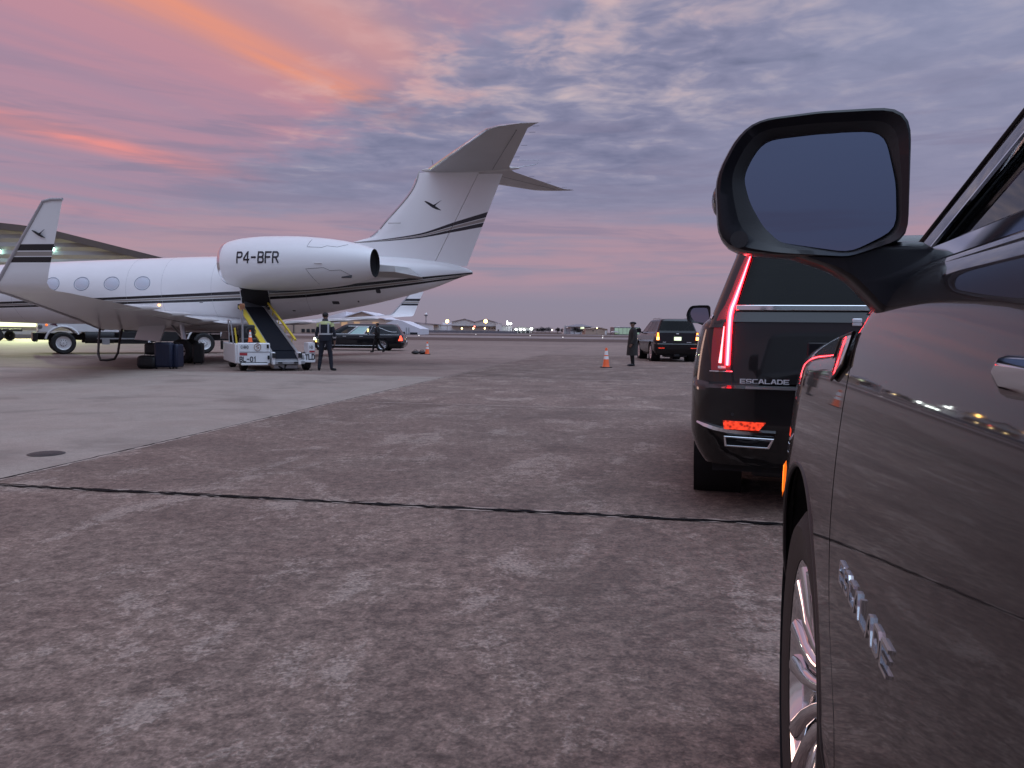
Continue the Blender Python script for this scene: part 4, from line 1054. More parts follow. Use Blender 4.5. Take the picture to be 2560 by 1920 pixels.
# baggage hatch and small belly details
def rrect(w_, h, r_, n=6):
    out = []
    for cx, cy, a0 in ((w_/2 - r_, h/2 - r_, 0), (-w_/2 + r_, h/2 - r_, 90), (-w_/2 + r_, -h/2 + r_, 180), (w_/2 - r_, -h/2 + r_, 270)):
        for k in range(n + 1): a = R_(a0 + 90*k/n); out.append((cx + r_*cos(a), cy + r_*sin(a)))
    return out
bh = empty('baggage_hatch', (0, 0, 0)); bh.parent = jet
P = rrect(1.06, .64, .14)
b = MB(); b.grid([[on_side(p, 10.88, 2.36, .012) for p in P], [on_side((p[0]*.55, p[1]*.55), 10.88, 2.36, .013) for p in P], [on_side((p[0]*.02, p[1]*.02), 10.88, 2.36, .013) for p in P]], True); b.build('opening', 'dark_void', bh)  # black patch on the closed skin stands in for the shaded hold
b = MB(); b.tube([on_side(p, 10.88, 2.36, .012) for p in P], .016, 6, closed=True); b.build('frame', 'satin_metal', bh)
b = MB(); b.prism(rrect(.98, .40, .10), lambda p: on_side(p, 10.88, 2.86, .02) + Vector((0, .10 - p[1]*.15, -.02)), lambda p: on_side(p, 10.88, 2.86, .02) + Vector((0, .13 - p[1]*.15, -.02))); b.build('door_panel', 'black_gloss_plastic', bh)
for s0, z0_, w_, h_ in ((8.0, 2.20, .24, .10), (6.4, 2.62, .16, .14), (13.0, 2.16, .14, .02), (7.2, 2.25, .05, .05), (9.6, 1.9, .10, .03)):
    b = MB(); b.prism(rrect(w_, h_, min(w_, h_)*.25, 3), lambda p: on_side(p, s0, z0_, .006), lambda p: on_side(p, s0, z0_, -.01)); b.build('vent', 'seam', jet)
b = MB(); b.sph((0, 0, 0), .035, 10, 8); b.build('wing_inspection_light', 'amber_bright', jet, loc=on_side((0, 0), 14.72, 2.06, .015))
# main gear
for side in (1, -1):
    g = empty('landing_gear', (0, 0, 0)); g.parent = jet
    b = MB(); b.cyl((12.95, side*2.5, 1.75), (12.75, side*2.5, .42), .085); b.cyl((12.75, side*2.18, .42), (12.75, side*2.82, .42), .05); b.tube([(13.6, side*2.4, 1.6), (12.9, side*2.48, .9)], .04); b.build('strut', 'satin_metal', g)
    b = MB(); b.prism([(13.30, 1.52), (14.25, 1.48), (14.35, 1.30), (14.55, .80), (13.55, .74), (13.42, 1.10)], lambda p: Vector((p[0], side*2.66 + (1.5 - p[1])*.08*side, p[1])), lambda p: Vector((p[0], side*2.72 + (1.5 - p[1])*.08*side, p[1]))); b.build('gear_door', 'white_plain', g, bevel=.015)
    for y in (2.26, 2.74):
        we = empty('wheel', (12.75, side*y, .42)); we.parent = g
        mx = Matrix.Rotation(-pi/2*side, 4, 'X'); r_ = .42
        b = MB(); b.lathe([(.22, -.12), (.30, -.135), (r_ - .05, -.125), (r_, -.07), (r_, .07), (r_ - .05, .125), (.30, .135), (.22, .12)], mx, 40); b.build('tyre', 'rubber', we)
        b = MB(); b.lathe([(.001, .07), (.06, .075), (.08, .05), (.19, .06), (.225, .12), (.225, -.12)], mx, 32)
        b.build('rim', 'galv', we)
        for k in range(6): a = 2*pi*k/6; b = MB(); b.cyl(mx @ Vector((.14*cos(a), .14*sin(a), .05)), mx @ Vector((.14*cos(a), .14*sin(a), .075)), .032, n=12); b.build('lightening_hole', 'dark_void', we)
g = empty('nose_gear', (0, 0, 0)); g.parent = jet
b = MB(); b.cyl((24.2, 0, 1.7), (24.1, 0, .28), .06); b.build('strut', 'satin_metal', g)
for y in (-.18, .18): b = MB(); b.lathe([(.1, -.07), (.24, -.08), (.27, -.04), (.27, .04), (.24, .08), (.1, .07)], Matrix.Translation((24.1, y, .27)) @ Matrix.Rotation(pi/2, 4, 'X'), 28); b.build('tyre', 'rubber', g)

# ------------------------------------------------------------------ third suv and hearse
c3 = Car('suv', Vector((6.15 + 1.0, 37.2, 0)), 0.0, 'car_paint_far', W=1.0, roof=1.86, belt=1.30, tail=-3.80, gR=-3.74, Fr0=-3.2, rw=.40, arch=.50, bumper_z=.80)
tag(c3.root, 'dark suv with lit amber and red tail lamps parked beyond the coated man', 'suv', 'black suvs in the motorcade line')
c3.common(lambda z: li([.34, .6, .9, 1.4], [-.2, -.2, -.04, .03], z), None, (-1.1, -2.2),
          {'pillars': [(.965, 1.16), (.655, .70), (.335, .37), (-.45, .045)], 'ws': 1.16, 'rw': -.42, 'glass': [(.70, .965, 'tint_glass'), (.37, .655, 'privacy_glass'), (.045, .335, 'privacy_glass')]})
r3 = c3.root
c3.panel('tailgate', -1.0, -.55, v0=(.812 - .34)/.96, v1=1.0, nq=14, nv=12, sides=(-1, 1), cut=False)
c3.panel('rear_bumper', -1.0, -.55, v0=0, v1=(.80 - .34)/.96, nq=14, nv=12, sides=(-1, 1), cut=False)
Yr = c3.tail
for sg in (-1, 1):
    le = empty('taillight', (0, 0, 0)); le.parent = r3
    b = MB(); b.prism([(.74, .93), (.93, .92), (.945, 1.18), (.90, 1.30), (.80, 1.30), (.78, 1.06)], lambda p: (sg*p[0], Yr + .02 - .03*(.95 - p[0]), p[1]), lambda p: (sg*p[0], Yr + .12, p[1])); b.build('lens', 'red_lens', le)
    b = MB(); b.prism([(.80, .95), (.90, .95), (.90, 1.08), (.80, 1.08)], lambda p: (sg*p[0], Yr - .012, p[1]), lambda p: (sg*p[0], Yr + .06, p[1])); b.build('turn_lamp', 'amber_bright', le)
    b = MB(); b.prism([(.80, 1.09), (.90, 1.09), (.885, 1.27), (.82, 1.27)], lambda p: (sg*p[0], Yr - .010, p[1]), lambda p: (sg*p[0], Yr + .06, p[1])); b.build('tail_lamp', mat('amber_mid', (.9, .4, .06), .2, emit=(1.0, .42, .06), es=2.2) and 'amber_mid', le)
    b = MB(); b.box(-.13, .13, -.02, .02, -.014, .014); b.build('bumper_reflector', 'red_reflector', r3, loc=(sg*.70, Yr - .035, .60))
    b = MB(); b.tube([(sg*.64, F, 1.905 - .02*abs(k)**8) for k, F in zip(lin(-1, 1, 14), lin(-3.3, -1.4, 14))], .016, 6); b.build('roof_rail', 'satin_metal', r3)
    me = empty('mirror', (0, 0, 0)); me.parent = r3
    b = MB(); b.prism(rrect(.24, .20, .06), lambda p: (sg*1.10 + p[0], -.15, 1.36 + p[1]), lambda p: (sg*1.10 + p[0]*.8, -.03, 1.36 + p[1]*.8)); b.build('housing', 'black_gloss_plastic', me)
    b = MB(); b.box(-.07, .07, -.03, .03, -.03, .03); b.build('mirror_arm', 'black_gloss_plastic', me, loc=(sg*.95, -.09, 1.28))
b = MB(); b.box(-.155, .155, 0, .01, 0, .155); b.build('number_plate', 'plate_white', r3, loc=(0, Yr - .03, .93), bevel=.005)
b = MB(); b.box(-.06, .06, 0, .012, 0, .035); b.build('emblem', 'badge_silver', r3, loc=(0, Yr + .015, 1.20), bevel=.01)
b = MB(); b.box(-.45, -.30, 0, .01, 0, .022); b.build('badge', 'badge_silver', r3, loc=(-.2, Yr - .0, .845))
b = MB(); b.box(.30, .50, 0, .01, 0, .022); b.build('badge', 'badge_silver', r3, loc=(.1, Yr - .0, .845))
b = MB(); b.box(-.5, .5, Yr + .3, Yr + .8, .2, .36); b.box(-.12, .12, Yr + .1, Yr + .5, .22, .34); b.build('rear_axle_guard', 'chassis_black', r3, bevel=.03)

hs = Car('hearse', Vector((-10.93, 45.5 + .95, 0)), R_(-90), 'car_paint_far', W=.95, z0=.20, belt=.95, roof=1.56, Ff0=.15, Fr0=-3.9, nose=.97, tail=-4.5, zw=.60, kw=.5, zl=.42, wf=.35, wr=-3.23, rw=.335, arch=.39, gslope=1.9, gtum=.28, gF=-.12, gR=-4.36, gRs=.62, win_top=.13, inset=.05, bumper_z=.52, gcorner=.35)
hs.rimmat = 'satin_metal'; hs.spokes = 11
tag(hs.root, 'long black hearse with curtained window and curved landau bar', 'hearse')
hs.common(lambda z: li([.2, .4, .7, 1], [-.12, -.12, -.03, 0], z), None, (-1.17, -2.2),
          {'pillars': [(.97, 1.16), (.715, .76), (-.55, .49)], 'ws': 1.16, 'rw': -.45, 'glass': [(.76, .97, 'tint_glass'), (.49, .715, 'curtain')]})
rh = hs.root
hs.panel('tailgate', -1.0, -.55, v0=(.53 - .2)/.75, v1=1.0, nq=14, nv=12, sides=(-1, 1), cut=False)
hs.panel('rear_bumper', -1.0, -.55, v0=0, v1=(.515 - .2)/.75, nq=14, nv=12, sides=(-1, 1), cut=False)
for sg in (-1, 1):
    zt = hs.roof - .13
    for q in (.735,): hs.line([q]*8, lin(.97, zt, 8), .004, .035, 'window_frame', 'badge_silver', sg)
    hs.line(lin(.98, .44, 20), [.965]*20, .006, .018, 'belt_trim', 'badge_silver', sg)
    hs.line(lin(.94, .49, 20), [zt]*20, .006, .018, 'window_frame', 'badge_silver', sg)
    hs.line([.495]*8, lin(.97, zt, 8), .006, .03, 'window_frame', 'badge_silver', sg)
    hs.line([.42]*8 + lin(.42, .40, 4), lin(zt, 1.02, 8) + [1.0, .985, .975, .97], .006, .010, 'landau_trim', 'badge_silver', sg)
    hs.line(lin(.40, -.1, 12), [.965]*12, .006, .008, 'belt_trim', 'badge_silver', sg)
    ks = lin(0, 1, 20)
    hs.line([.37 - .40*k for k in ks], [1.37 - .25*k + .05*sin(k*2*pi) for k in ks], .02, .014, 'landau_bar', 'badge_silver', sg)
    F, x = hs.gp(.465, 1.20); b = MB(); b.box(-.02, .02, -.05, .05, -.10, .10); b.build('coach_lamp', 'sodium_lamp' if 'sodium_lamp' in M else (mat('sodium_lamp', (.9, .8, .4), .3, emit=(1, .85, .35), es=1.0) and 'sodium_lamp'), rh, loc=(sg*(x + .02), F, 1.20), bevel=.015)
    hs.line([hs.qF(f) for f in lin(-.05, -2.85, 16)], [.30]*16, .004, .012, 'sill_trim', 'badge_silver', sg, hull=True)
    le = empty('taillight', (0, 0, 0)); le.parent = rh
    rows = []
    for z, f0, f1 in ((.60, -4.42, -4.18), (.68, -4.42, -4.22), (.78, -4.40, -4.25), (.90, -4.36, -4.28)):
        rows.append([(sg*(hs.half(f, z) + .008), f, z) for f in lin(f0, f1, 6)])
    b = MB(); b.grid(rows); b.build('lens', mat('hearse_lamp', (.5, .03, .02), .2, emit=(1.0, .09, .05), es=2.2) and 'hearse_lamp', le)
    hl = empty('headlight', (0, 0, 0)); hl.parent = rh
    rows = [[hs.hp(q, 0, -.008, z) for q in lin(1.25, 1.60, 10)] for z in lin(.60, .74, 4)]
    b = MB(); b.grid([[(sg*x, F, z) for F, x, z in row] for row in rows]); b.build('lens', 'headlamp_on', hl)
    rows = [[hs.hp(q, 0, -.009, z) for q in lin(1.20, 1.36, 5)] for z in lin(.48, .56, 3)]
    b = MB(); b.grid([[(sg*x, F, z) for F, x, z in row] for row in rows]); b.build('turn_lamp', 'amber_bright', hl)
    me = empty('mirror', (0, 0, 0)); me.parent = rh
    b = MB(); b.prism(rrect(.20, .13, .05), lambda p: (sg*1.0 + p[0], -.42, 1.03 + p[1]), lambda p: (sg*1.0 + p[0]*.8, -.32, 1.03 + p[1]*.8)); b.build('housing', 'badge_silver', me)
    for Fc in (-1.0, -2.0):
        b = MB(); b.box(-.015, .015, -.10, .10, -.012, .012); b.build('door_handle', 'badge_silver', rh, loc=(sg*(hs.half(Fc, .84) + .01), Fc, .84))
b = MB(); b.box(-.15, .15, 0, .01, 0, .14); b.build('number_plate', 'reflective_white', rh, loc=(0, -4.55, .50))
b = MB(); b.box(-.5, .5, -3.6, -1.2, .55, 1.02); b.build('casket_deck', 'interior', rh)
b = MB(); b.sph((0, 0, 0), .05, 10, 6, (1.6, 1, .6)); b.build('roof_lamp', 'reflective_white', rh, loc=(-.3, -4.05, 1.60))

# ------------------------------------------------------------------ fuel truck behind the jet   (local y forward)
ta = math.atan2(-4.9, -3.2)
tr = empty('fuel_truck', (-15.45, 38.0, 0), -ta)
tag(tr, 'white fuel truck with black chassis standing behind the jet', 'truck')
WB = 5.85
def twheel(y, x, r_=.49):
    w_ = empty('wheel', (x, y, r_)); w_.parent = tr; sg = -1 if x < 0 else 1
    mx = Matrix.Rotation(pi/2*sg, 4, 'Y')
    b = MB(); b.lathe([(.30, -.15), (.34, -.16), (r_ - .06, -.16), (r_, -.11), (r_, .11), (r_ - .06, .16), (.34, .16), (.30, .15)], mx, 48); b.build('tyre', 'rubber', w_)
    b = MB(); b.lathe([(.30, .15), (.285, .13), (.27, .09), (.16, .08), (.15, .10), (.09, .12), (.02, .12)], mx, 40); b.build('rim', 'white_vehicle', w_)
    for k in range(10): a = 2*pi*k/10; b = MB(); b.cyl(mx @ Vector((.13*cos(a), .13*sin(a), .07)), mx @ Vector((.13*cos(a), .13*sin(a), .115)), .018, n=8); b.build('wheel_nut', 'chassis_black', w_)
for x in (-1.05, 1.05): twheel(WB, x); twheel(0, x)
b = MB(); b.box(-.45, .45, -1.6, WB + 1.0, .62, .92); b.build('frame_rail', 'chassis_black', tr)
b = MB(); b.box(-1.18, 1.18, WB + .95, WB + 1.15, .55, .95); b.build('front_bumper', 'chassis_black', tr, bevel=.04)
P = [(WB + .95, .95), (WB + .95, 1.45), (WB + .75, 1.62), (WB - .35, 1.80), (WB - .55, 2.55), (WB - .9, 2.75), (WB - 2.2, 2.75), (WB - 2.2, .98), (WB - .72, .98)] + [(WB + .70*cos(a), .52 + .70*sin(a)) for a in [R_(140), R_(115), R_(90), R_(65), R_(38)]]
b = MB(); b.prism(P, lambda p: (-1.12, p[0], p[1]), lambda p: (1.12, p[0], p[1])); b.build('cab', 'white_vehicle', tr, bevel=.03)
for x in (-1.13, 1.13):
    b = MB(); b.tube([(x, WB + .68*cos(a), .54 + .68*sin(a)) for a in lin(R_(12), R_(150), 14)], .045, 8); b.build('fender_lip', 'white_vehicle', tr)
    b = MB(); b.sph((0, 0, 0), 1, 12, 8, (.05, .10, .12)); b.build('headlight', 'clear_glass', tr, loc=(x*.97, WB + .86, 1.20))
    b = MB(); b.sph((0, 0, 0), 1, 10, 6, (.04, .05, .05)); b.build('marker_lamp', 'amber_lamp', tr, loc=(x*1.0, WB + .62, 1.28))
    b = MB(); b.box(-.02, .02, -.5, .5, -.32, .32); b.build('cab_window', 'window_dark', tr, loc=(x, WB - 1.5, 2.25))
    b = MB(); b.cyl((x*.8, WB - 2.0, .78), (x*.8, WB - .85, .78), .30, n=24); b.build('side_tank', 'chassis_black', tr)
    b = MB(); b.box(-.12, .12, -.7, .7, -.28, .28); b.build('battery_box', 'chassis_black', tr, loc=(x*.85, WB - 2.9, .74), bevel=.02)
    b = MB(); b.box(-.05, .05, -.55, .55, -.28, .28); b.build('pump_cabinet', 'chassis_black', tr, loc=(x*.98, WB - 4.15, .86))
    b = MB(); b.box(-.04, .04, -.06, .06, -.34, .42); b.build('cabinet_post', 'white_vehicle', tr, loc=(x*1.02, WB - 3.45, .86))
    b = MB(); b.box(-.03, .03, -1.0, 1.0, -.03, .03); b.build('step_rail', 'galv', tr, loc=(x*1.05, WB - 2.3, .70))
    b = MB(); b.box(-.05, .05, -.15, .15, -.12, .12); b.build('step', 'galv', tr, loc=(x*1.05, WB - 1.65, .55))
    b = MB(); b.tube([(x*1.03, .76*cos(a), .50 + .78*sin(a)) for a in lin(R_(-8), R_(120), 12)] + [(x*1.03, -.5, 1.18), (x*1.03, .0 - .75, 1.15)][:0] + [(x*1.03, -.78, 1.18), (x*1.03, -.78, .80)], .04, 8); b.build('rear_fender', 'white_vehicle', tr)
    b = MB(); b.box(-.20, .20, -.02, .02, -.42, .0); b.build('mud_flap', 'rubber', tr, loc=(x, -.82, .62))
b = MB(); b.cyl((0, -1.4, 1.75), (0, WB - 2.5, 1.75), .80, n=40); b.build('tank', 'white_vehicle', tr, bevel=.05)
b = MB(); b.box(-1.05, 1.05, -1.5, WB - 2.4, 1.10, 1.22); b.build('deck', 'chassis_black', tr)
b = MB(); b.prism([(0, 0), (.42, .16), (.30, .02), (.40, -.12), (.22, -.03)], lambda p: (-1.136, WB + .50 - p[0]*.8, 1.30 + p[1]*.8), lambda p: (-1.12, WB + .50 - p[0]*.8, 1.30 + p[1]*.8)); b.build('emblem', mat('truck_mark', (.10, .03, .05), .5) and 'truck_mark', tr)
b = MB(); b.box(-.2, .2, -.03, .03, -.10, .10); b.build('tail_board', 'chassis_black', tr, loc=(0, -1.6, .8))

# tug with a red lamp behind the loader
tg = empty('baggage_tug', (-10.9, 31.6, 0), R_(20)); tag(tg, 'dark tug with a small red lamp seen behind the belt loader', 'tug')
b = MB(); b.box(-.65, .65, -1.1, 1.1, .30, .95); b.build('body', 'chassis_black', tg, bevel=.06)
b = MB(); b.box(-.6, .6, -.2, .9, 1.62, 1.68); b.build('canopy', 'chassis_black', tg, bevel=.02)
for x in (-.56, .56):
    for y in (-.15, .85): b = MB(); b.tube([(x, y, .9), (x, y, 1.65)], .025, 6); b.build('canopy_post', 'chassis_black', tg)
    for y in (-.7, .7): b = MB(); b.lathe([(.05, -.09), (.24, -.10), (.27, -.06), (.27, .06), (.24, .10), (.05, .09)], Matrix.Translation((x, y, .27)) @ Matrix.Rotation(pi/2, 4, 'Y'), 24); b.build('wheel', 'rubber', tg)
b = MB(); b.sph((0, 0, 0), .05, 10, 8); b.build('tail_lamp', 'red_beacon', tg, loc=(.18, -1.12, 1.12))
b = MB(); b.box(-.25, .25, -.25, .25, 0, .5); b.build('seat', 'chassis_black', tg, loc=(0, .2, .9), bevel=.05)

# ------------------------------------------------------------------ belt loader   (local y up the belt, x to the right)
ba = math.atan2(-2.57, 5.0)
bl = empty('belt_loader', (-6.80, 22.95, 0), -ba)
bl.scale = (.87, 1, 1)
tag(bl, 'white belt loader with black conveyor and yellow rails reaching the jet hatch', 'belt loader')
L0, L1 = Vector((0, .05, .50)), Vector((0, 5.55, 1.95))
ld = (L1 - L0).normalized(); lu = Vector((0, -ld.z, ld.y))
bp = lambda x, t_, h: Vector((x, 0, 0)) + L0.lerp(L1, t_) + lu*h
b = MB(); b.prism([(-.38, -.02), (.38, -.02), (.38, .06), (-.38, .06)], lambda p: bp(p[0], .03, p[1]), lambda p: bp(p[0], 1, p[1]))
b.build('belt', 'belt_black', bl, bevel=.01)
b = MB(); b.prism([(-.37, -.10), (.37, -.10), (.37, .02), (-.37, .02)], lambda p: Vector((p[0], -.34, .34 + p[1])), lambda p: bp(p[0], .035, p[1] + .02)); b.build('belt_nose', 'belt_black', bl, bevel=.01)
b = MB(); b.box(-.37, .37, -.35, -.345, .30, .36); b.build('belt_seam', 'galv', bl)
for x in (-.43, .43):
    b = MB(); b.prism([(-.045, -.20), (.045, -.20), (.045, .085), (-.045, .085)], lambda p: bp(x + p[0], .0, p[1]), lambda p: bp(x + p[0], 1, p[1])); b.build('conveyor_rail', 'galv', bl, bevel=.01)
    b = MB(); b.box(-.05, .05, -.42, .10, .18, .56); b.build('rail_end', 'white_vehicle', bl, loc=(x, 0, 0), bevel=.03)
    b = MB(); b.box(-.06, .06, -.02, .02, -.07, .07); b.build('rubber_stop', 'rubber', bl, loc=(x, -.44, .46))
    b = MB(); b.ribbon([bp(x + (.10 if x > 0 else -.12), t_, .05 + (.16 if x > 0 else .02)) for t_ in lin(.12, .98, 10)], tuple(lu), .07 if x > 0 else .20, .06); b.build('hand_rail', 'yellow_paint', bl, bevel=.01)
    b = MB(); b.box(-.09, .09, -.08, .08, -.09, .09); b.build('rail_cap', 'chassis_black', bl, loc=bp(x + (.1 if x > 0 else -.12), 1.0, .06))
for t_ in (.2, .4, .6, .8):
    b = MB(); b.tube([bp(.50, t_, -.05), bp(.53, t_, .2)], .018, 6); b.build('rail_post', 'yellow_paint', bl)
b = MB(); b.prism([(-.36, 0), (.36, 0), (.36, .02), (-.36, .02)], lambda p: L1 + Vector((p[0], -.02, .04 + p[1])), lambda p: L1 + Vector((p[0], .42, .36 + p[1]))); b.build('hatch_apron', mat('apron_grey', (.055, .06, .065), .6) and 'apron_grey', bl)
# chassis
b = MB(); b.box(-1.02, .95, .30, 3.1, .26, .50); b.build('chassis', 'chassis_black', bl, bevel=.02)
b = MB(); b.box(-1.55, -.52, -.28, .12, .22, .82); b.build('front_panel', 'white_vehicle', bl, bevel=.03)
b = MB(); b.box(-1.62, -1.50, -.12, 2.6, .22, .80); b.build('side_panel', 'white_vehicle', bl, bevel=.03)
b = MB(); b.box(-1.50, -.52, -.291, -.283, .555, .565); b.build('panel_line', 'seam', bl)
b = MB(); b.box(-1.50, -.62, -.30, -.283, .235, .26); b.build('panel_line', 'seam', bl)
b = MB(); b.box(-1.46, -.60, -.34, -.29, .175, .235); b.build('bumper', 'white_vehicle', bl, bevel=.015)
b = MB(); b.box(-1.50, -1.26, -.290, -.284, .46, .535); b.build('red_reflector', mat('red_flat', (.35, .03, .04), .5) and 'red_flat', bl)
stroke_obj('fleet_number', 'BL-01', .13, lambda x, y, z: (-1.235 + x, -.286 - z, .35 + y), 'ink', bl, .003, .85, 1.3, 2.0)
stroke_obj('maker_mark', '(HH)', .085, lambda x, y, z: (-1.33 + x, -.286 - z, .70 + y), 'seam', bl, .003, .95, 1.1, 1.2)
b = MB(); b.tube([(-.93 + .105*cos(a), -.288, .70 + .105*sin(a)) for a in lin(0, 2*pi, 25)[:-1]], .010, 6, closed=True); b.build('round_mark', mat('mark_brown', (.30, .18, .12), .5) and 'mark_brown', bl)
b = MB(); b.tube([(-.93 + .05*sin(k*2.2), -.288, .70 - .06*k/2) for k in lin(-1.8, 1.8, 12)], .009, 5); b.build('round_mark', 'mark_brown', bl)
for z, x in ((.72, -.60), (.40, -.575)): b = MB(); b.box(-.035, .035, -.31, -.285, z - .055, z + .055); b.build('panel_lamp', 'dark_void', bl, loc=(x, 0, 0), bevel=.01)
b = MB(); b.box(.62, .98, -.28, .35, .26, .50); b.build('corner_panel', 'white_vehicle', bl, bevel=.03)
b = MB(); b.box(.75, .98, -.28, .35, .505, .84); b.build('corner_box', 'white_vehicle', bl, bevel=.02)
b = MB(); b.box(.44, .98, -.29, -.24, .245, .32); b.build('corner_lip', 'white_vehicle', bl, bevel=.01)
stroke_obj('maker_name', 'TLD', .145, lambda x, y, z: (.80 + x, -.284 - z, .405 + y), 'ink', bl, .003, .82, 1.5, 1.6)
b = MB(); b.box(.78, .96, -.290, -.284, .545, .60); b.build('red_reflector', 'red_flat', bl)
stroke_obj('maker_mark', 'H)', .085, lambda x, y, z: (.86 + x, -.284 - z, .70 + y), 'seam', bl, .003, .95, 1.1, 1.2)
b = MB(); b.box(-.50, .60, -.40, -.30, .20, .30); b.build('tow_beam', 'galv', bl, bevel=.015)
for x in (-.22, .30): b = MB(); b.box(-.07, .07, -.41, -.395, .225, .265); b.build('beam_slot', 'dark_void', bl, loc=(x, 0, 0))
b = MB(); b.box(-.40, .42, -.20, .3, .05, .20); b.build('sump', 'galv', bl, bevel=.03)
b = MB(); b.tube([(-.3, -.15, .18), (-.05, -.22, .02), (.0, -.2, .18)], .035, 8); b.build('hydraulic_hose', 'rubber', bl)
for x in (-1.30, .80):
    for y in (.25, 2.6):
        w_ = empty('wheel', (x, y, .27)); w_.parent = bl; mx = Matrix.Rotation(pi/2*(1 if x > 0 else -1), 4, 'Y')
        b = MB(); b.lathe([(.14, -.11), (.23, -.12), (.27, -.08), (.27, .08), (.23, .12), (.14, .11)], mx, 32); b.build('tyre', 'rubber', w_)
        b = MB(); b.lathe([(.14, .10), (.12, .06), (.02, .06)], mx, 24); b.build('rim', 'galv', w_)
b = MB(); b.box(-1.30, -1.02, -.42, -.16, 0, .03); b.build('chock', 'rubber', bl)
b = MB(); b.tube([(-1.38, -.15, .8), (-1.38, -.15, 1.78)], .035, 8); b.build('lamp_mast', 'galv', bl)
b = MB(); b.lathe([(.10, 0), (.075, .02), (.07, .05), (.085, .055), (.085, .15), (.06, .17), (.01, .17)], Matrix.Translation((-1.38, -.15, 1.78)), 20); b.build('beacon', mat('beacon_glass', (.30, .13, .06), .3) and 'beacon_glass', bl)
b = MB(); b.tube([(-1.62, .2, .78), (-1.68, .3, 1.45), (-1.66, 1.0, 1.50), (-1.62, 1.1, .8)], .022, 6); b.build('guard_rail', 'galv', bl)
b = MB(); b.tube([(-1.55, -.05, .8), (-1.60, .0, 1.25)], .028, 6); b.build('grab_handle', 'yellow_paint', bl)
b = MB(); b.box(-1.3, -.75, .7, 1.2, .50, .95); b.box(-1.3, -.75, 1.12, 1.24, .9, 1.35); b.build('driver_seat', 'chassis_black', bl, bevel=.05)
b = MB(); b.tube([(-1.0, .35, .8), (-1.0, .5, 1.15)], .02, 6); b.tube([(-1.0 + .16*cos(a), .5 + .08*sin(a), 1.15 + .12*sin(a)) for a in lin(0, 2*pi, 17)[:-1]], .015, 6, closed=True); b.build('steering_column', 'chassis_black', bl)

# ------------------------------------------------------------------ cones, luggage, hose
def cone(loc, label, rz=0.0, k=1.0):
    c = empty('traffic_cone', loc, rz); c.scale = (k, k, k)
    b = MB(); b.box(-.17, .17, -.17, .17, 0, .03); b.build('base', 'rubber', c, bevel=.01)
    prof = [(.135, .03), (.125, .045), (.118, .06), (.040, .66), (.036, .70), (.022, .705)]
    rad = lambda z: .118 + (z - .06)*(.040 - .118)/.60
    b = MB(); b.lathe(prof, Matrix.Identity(4), 28, cap1=True); b.build('body', 'cone_orange', c)
    for z0_, z1 in ((.30, .41), (.45, .60)):
        b = MB(); b.lathe([(rad(z0_) + .001, z0_), (rad(z0_) + .003, z0_), (rad(z1) + .003, z1), (rad(z1) + .001, z1)], Matrix.Identity(4), 28); b.build('collar', 'reflective_white', c)
    return tag(c, label, 'traffic cone', 'orange traffic cones with white collars')
cone((3.33, 27.3, 0), 'orange traffic cone standing alone left of the man in the long coat', .3)
cone((-4.4, 39.8, 0), 'orange traffic cone beside black bags behind the hearse', .2, .93)
p = bl.matrix_basis @ Vector((-1.12, -.05, .825))
cone((p.x, p.y, .825), 'small orange cone standing on the belt loader deck', .1, .52)

def case(name, loc, w_, d, h, m_, label, rz=0, wheels=True, round_=.05):
    c = empty(name, loc, rz)
    z0_ = .04 if wheels else 0
    b = MB(); b.box(-w_/2, w_/2, -d/2, d/2, z0_, h); b.build('shell', m_, c, bevel=round_)
    b = MB()
    for x in lin(-w_/2 + .08, w_/2 - .08, 5): b.box(x - .012, x + .012, -d/2 - .006, -d/2 + .002, z0_ + .08, h - .08)
    o = b.build('ribs', m_, c, bevel=.004); o['kind'] = 'stuff'
    b = MB(); b.tube([(-.09, -.02, h - .01), (-.09, -.02, h + .035), (.09, -.02, h + .035), (.09, -.02, h - .01)], .012, 6); b.build('handle', 'black_plastic', c)
    if wheels:
        for x in (-w_/2 + .06, w_/2 - .06): b = MB(); b.cyl((x - .02, -d/2 + .05, .035), (x + .02, -d/2 + .05, .035), .035, n=12); b.build('wheel', 'rubber', c)
    return tag(c, label, 'suitcase' if 'bag' not in name else 'bag', 'luggage by the main gear')
case('suitcase', (-10.42, 23.05, 0), .52, .30, .80, 'suitcase_blue', 'large dark blue suitcase standing upright amid the luggage', .1, True, .07)
case('suitcase', (-10.12, 23.25, 0), .22, .40, .74, 'suitcase_blue', 'narrow navy suitcase turned edge-on beside the large blue one', -.1)
case('duffel_bag', (-10.90, 23.0, 0), .58, .36, .40, 'suitcase_black', 'black bag lying on the ground at the bottom of the luggage stack', .05, False, .12)
case('duffel_bag', (-10.82, 23.2, .41), .44, .34, .36, 'suitcase_black', 'black bag stacked on top of another black bag', -.06, False, .08)
case('suitcase', (-10.66, 26.15, 0), .34, .28, .72, 'suitcase_black', 'black suitcase standing against the jet main wheels', .15)
# bags beside the far cone
for dx_, w_, lab in ((-.62, .40, 'black holdall lying a little apart from the far cone'), (-.28, .34, 'small black bag touching the far cone')):
    c = empty('holdall', (-4.4 + dx_, 39.9, 0), .1)
    b = MB(); b.sph((0, 0, .09), 1, 16, 8, (w_*.55, .18, .09)); b.build('sack', 'suitcase_black', c)
    b = MB(); b.tube([(-.1, 0, .16), (-.06, 0, .22), (.06, 0, .22), (.1, 0, .16)], .014, 6); b.build('handle', 'black_cloth', c)
    tag(c, lab, 'bag', 'bags beside the cone')
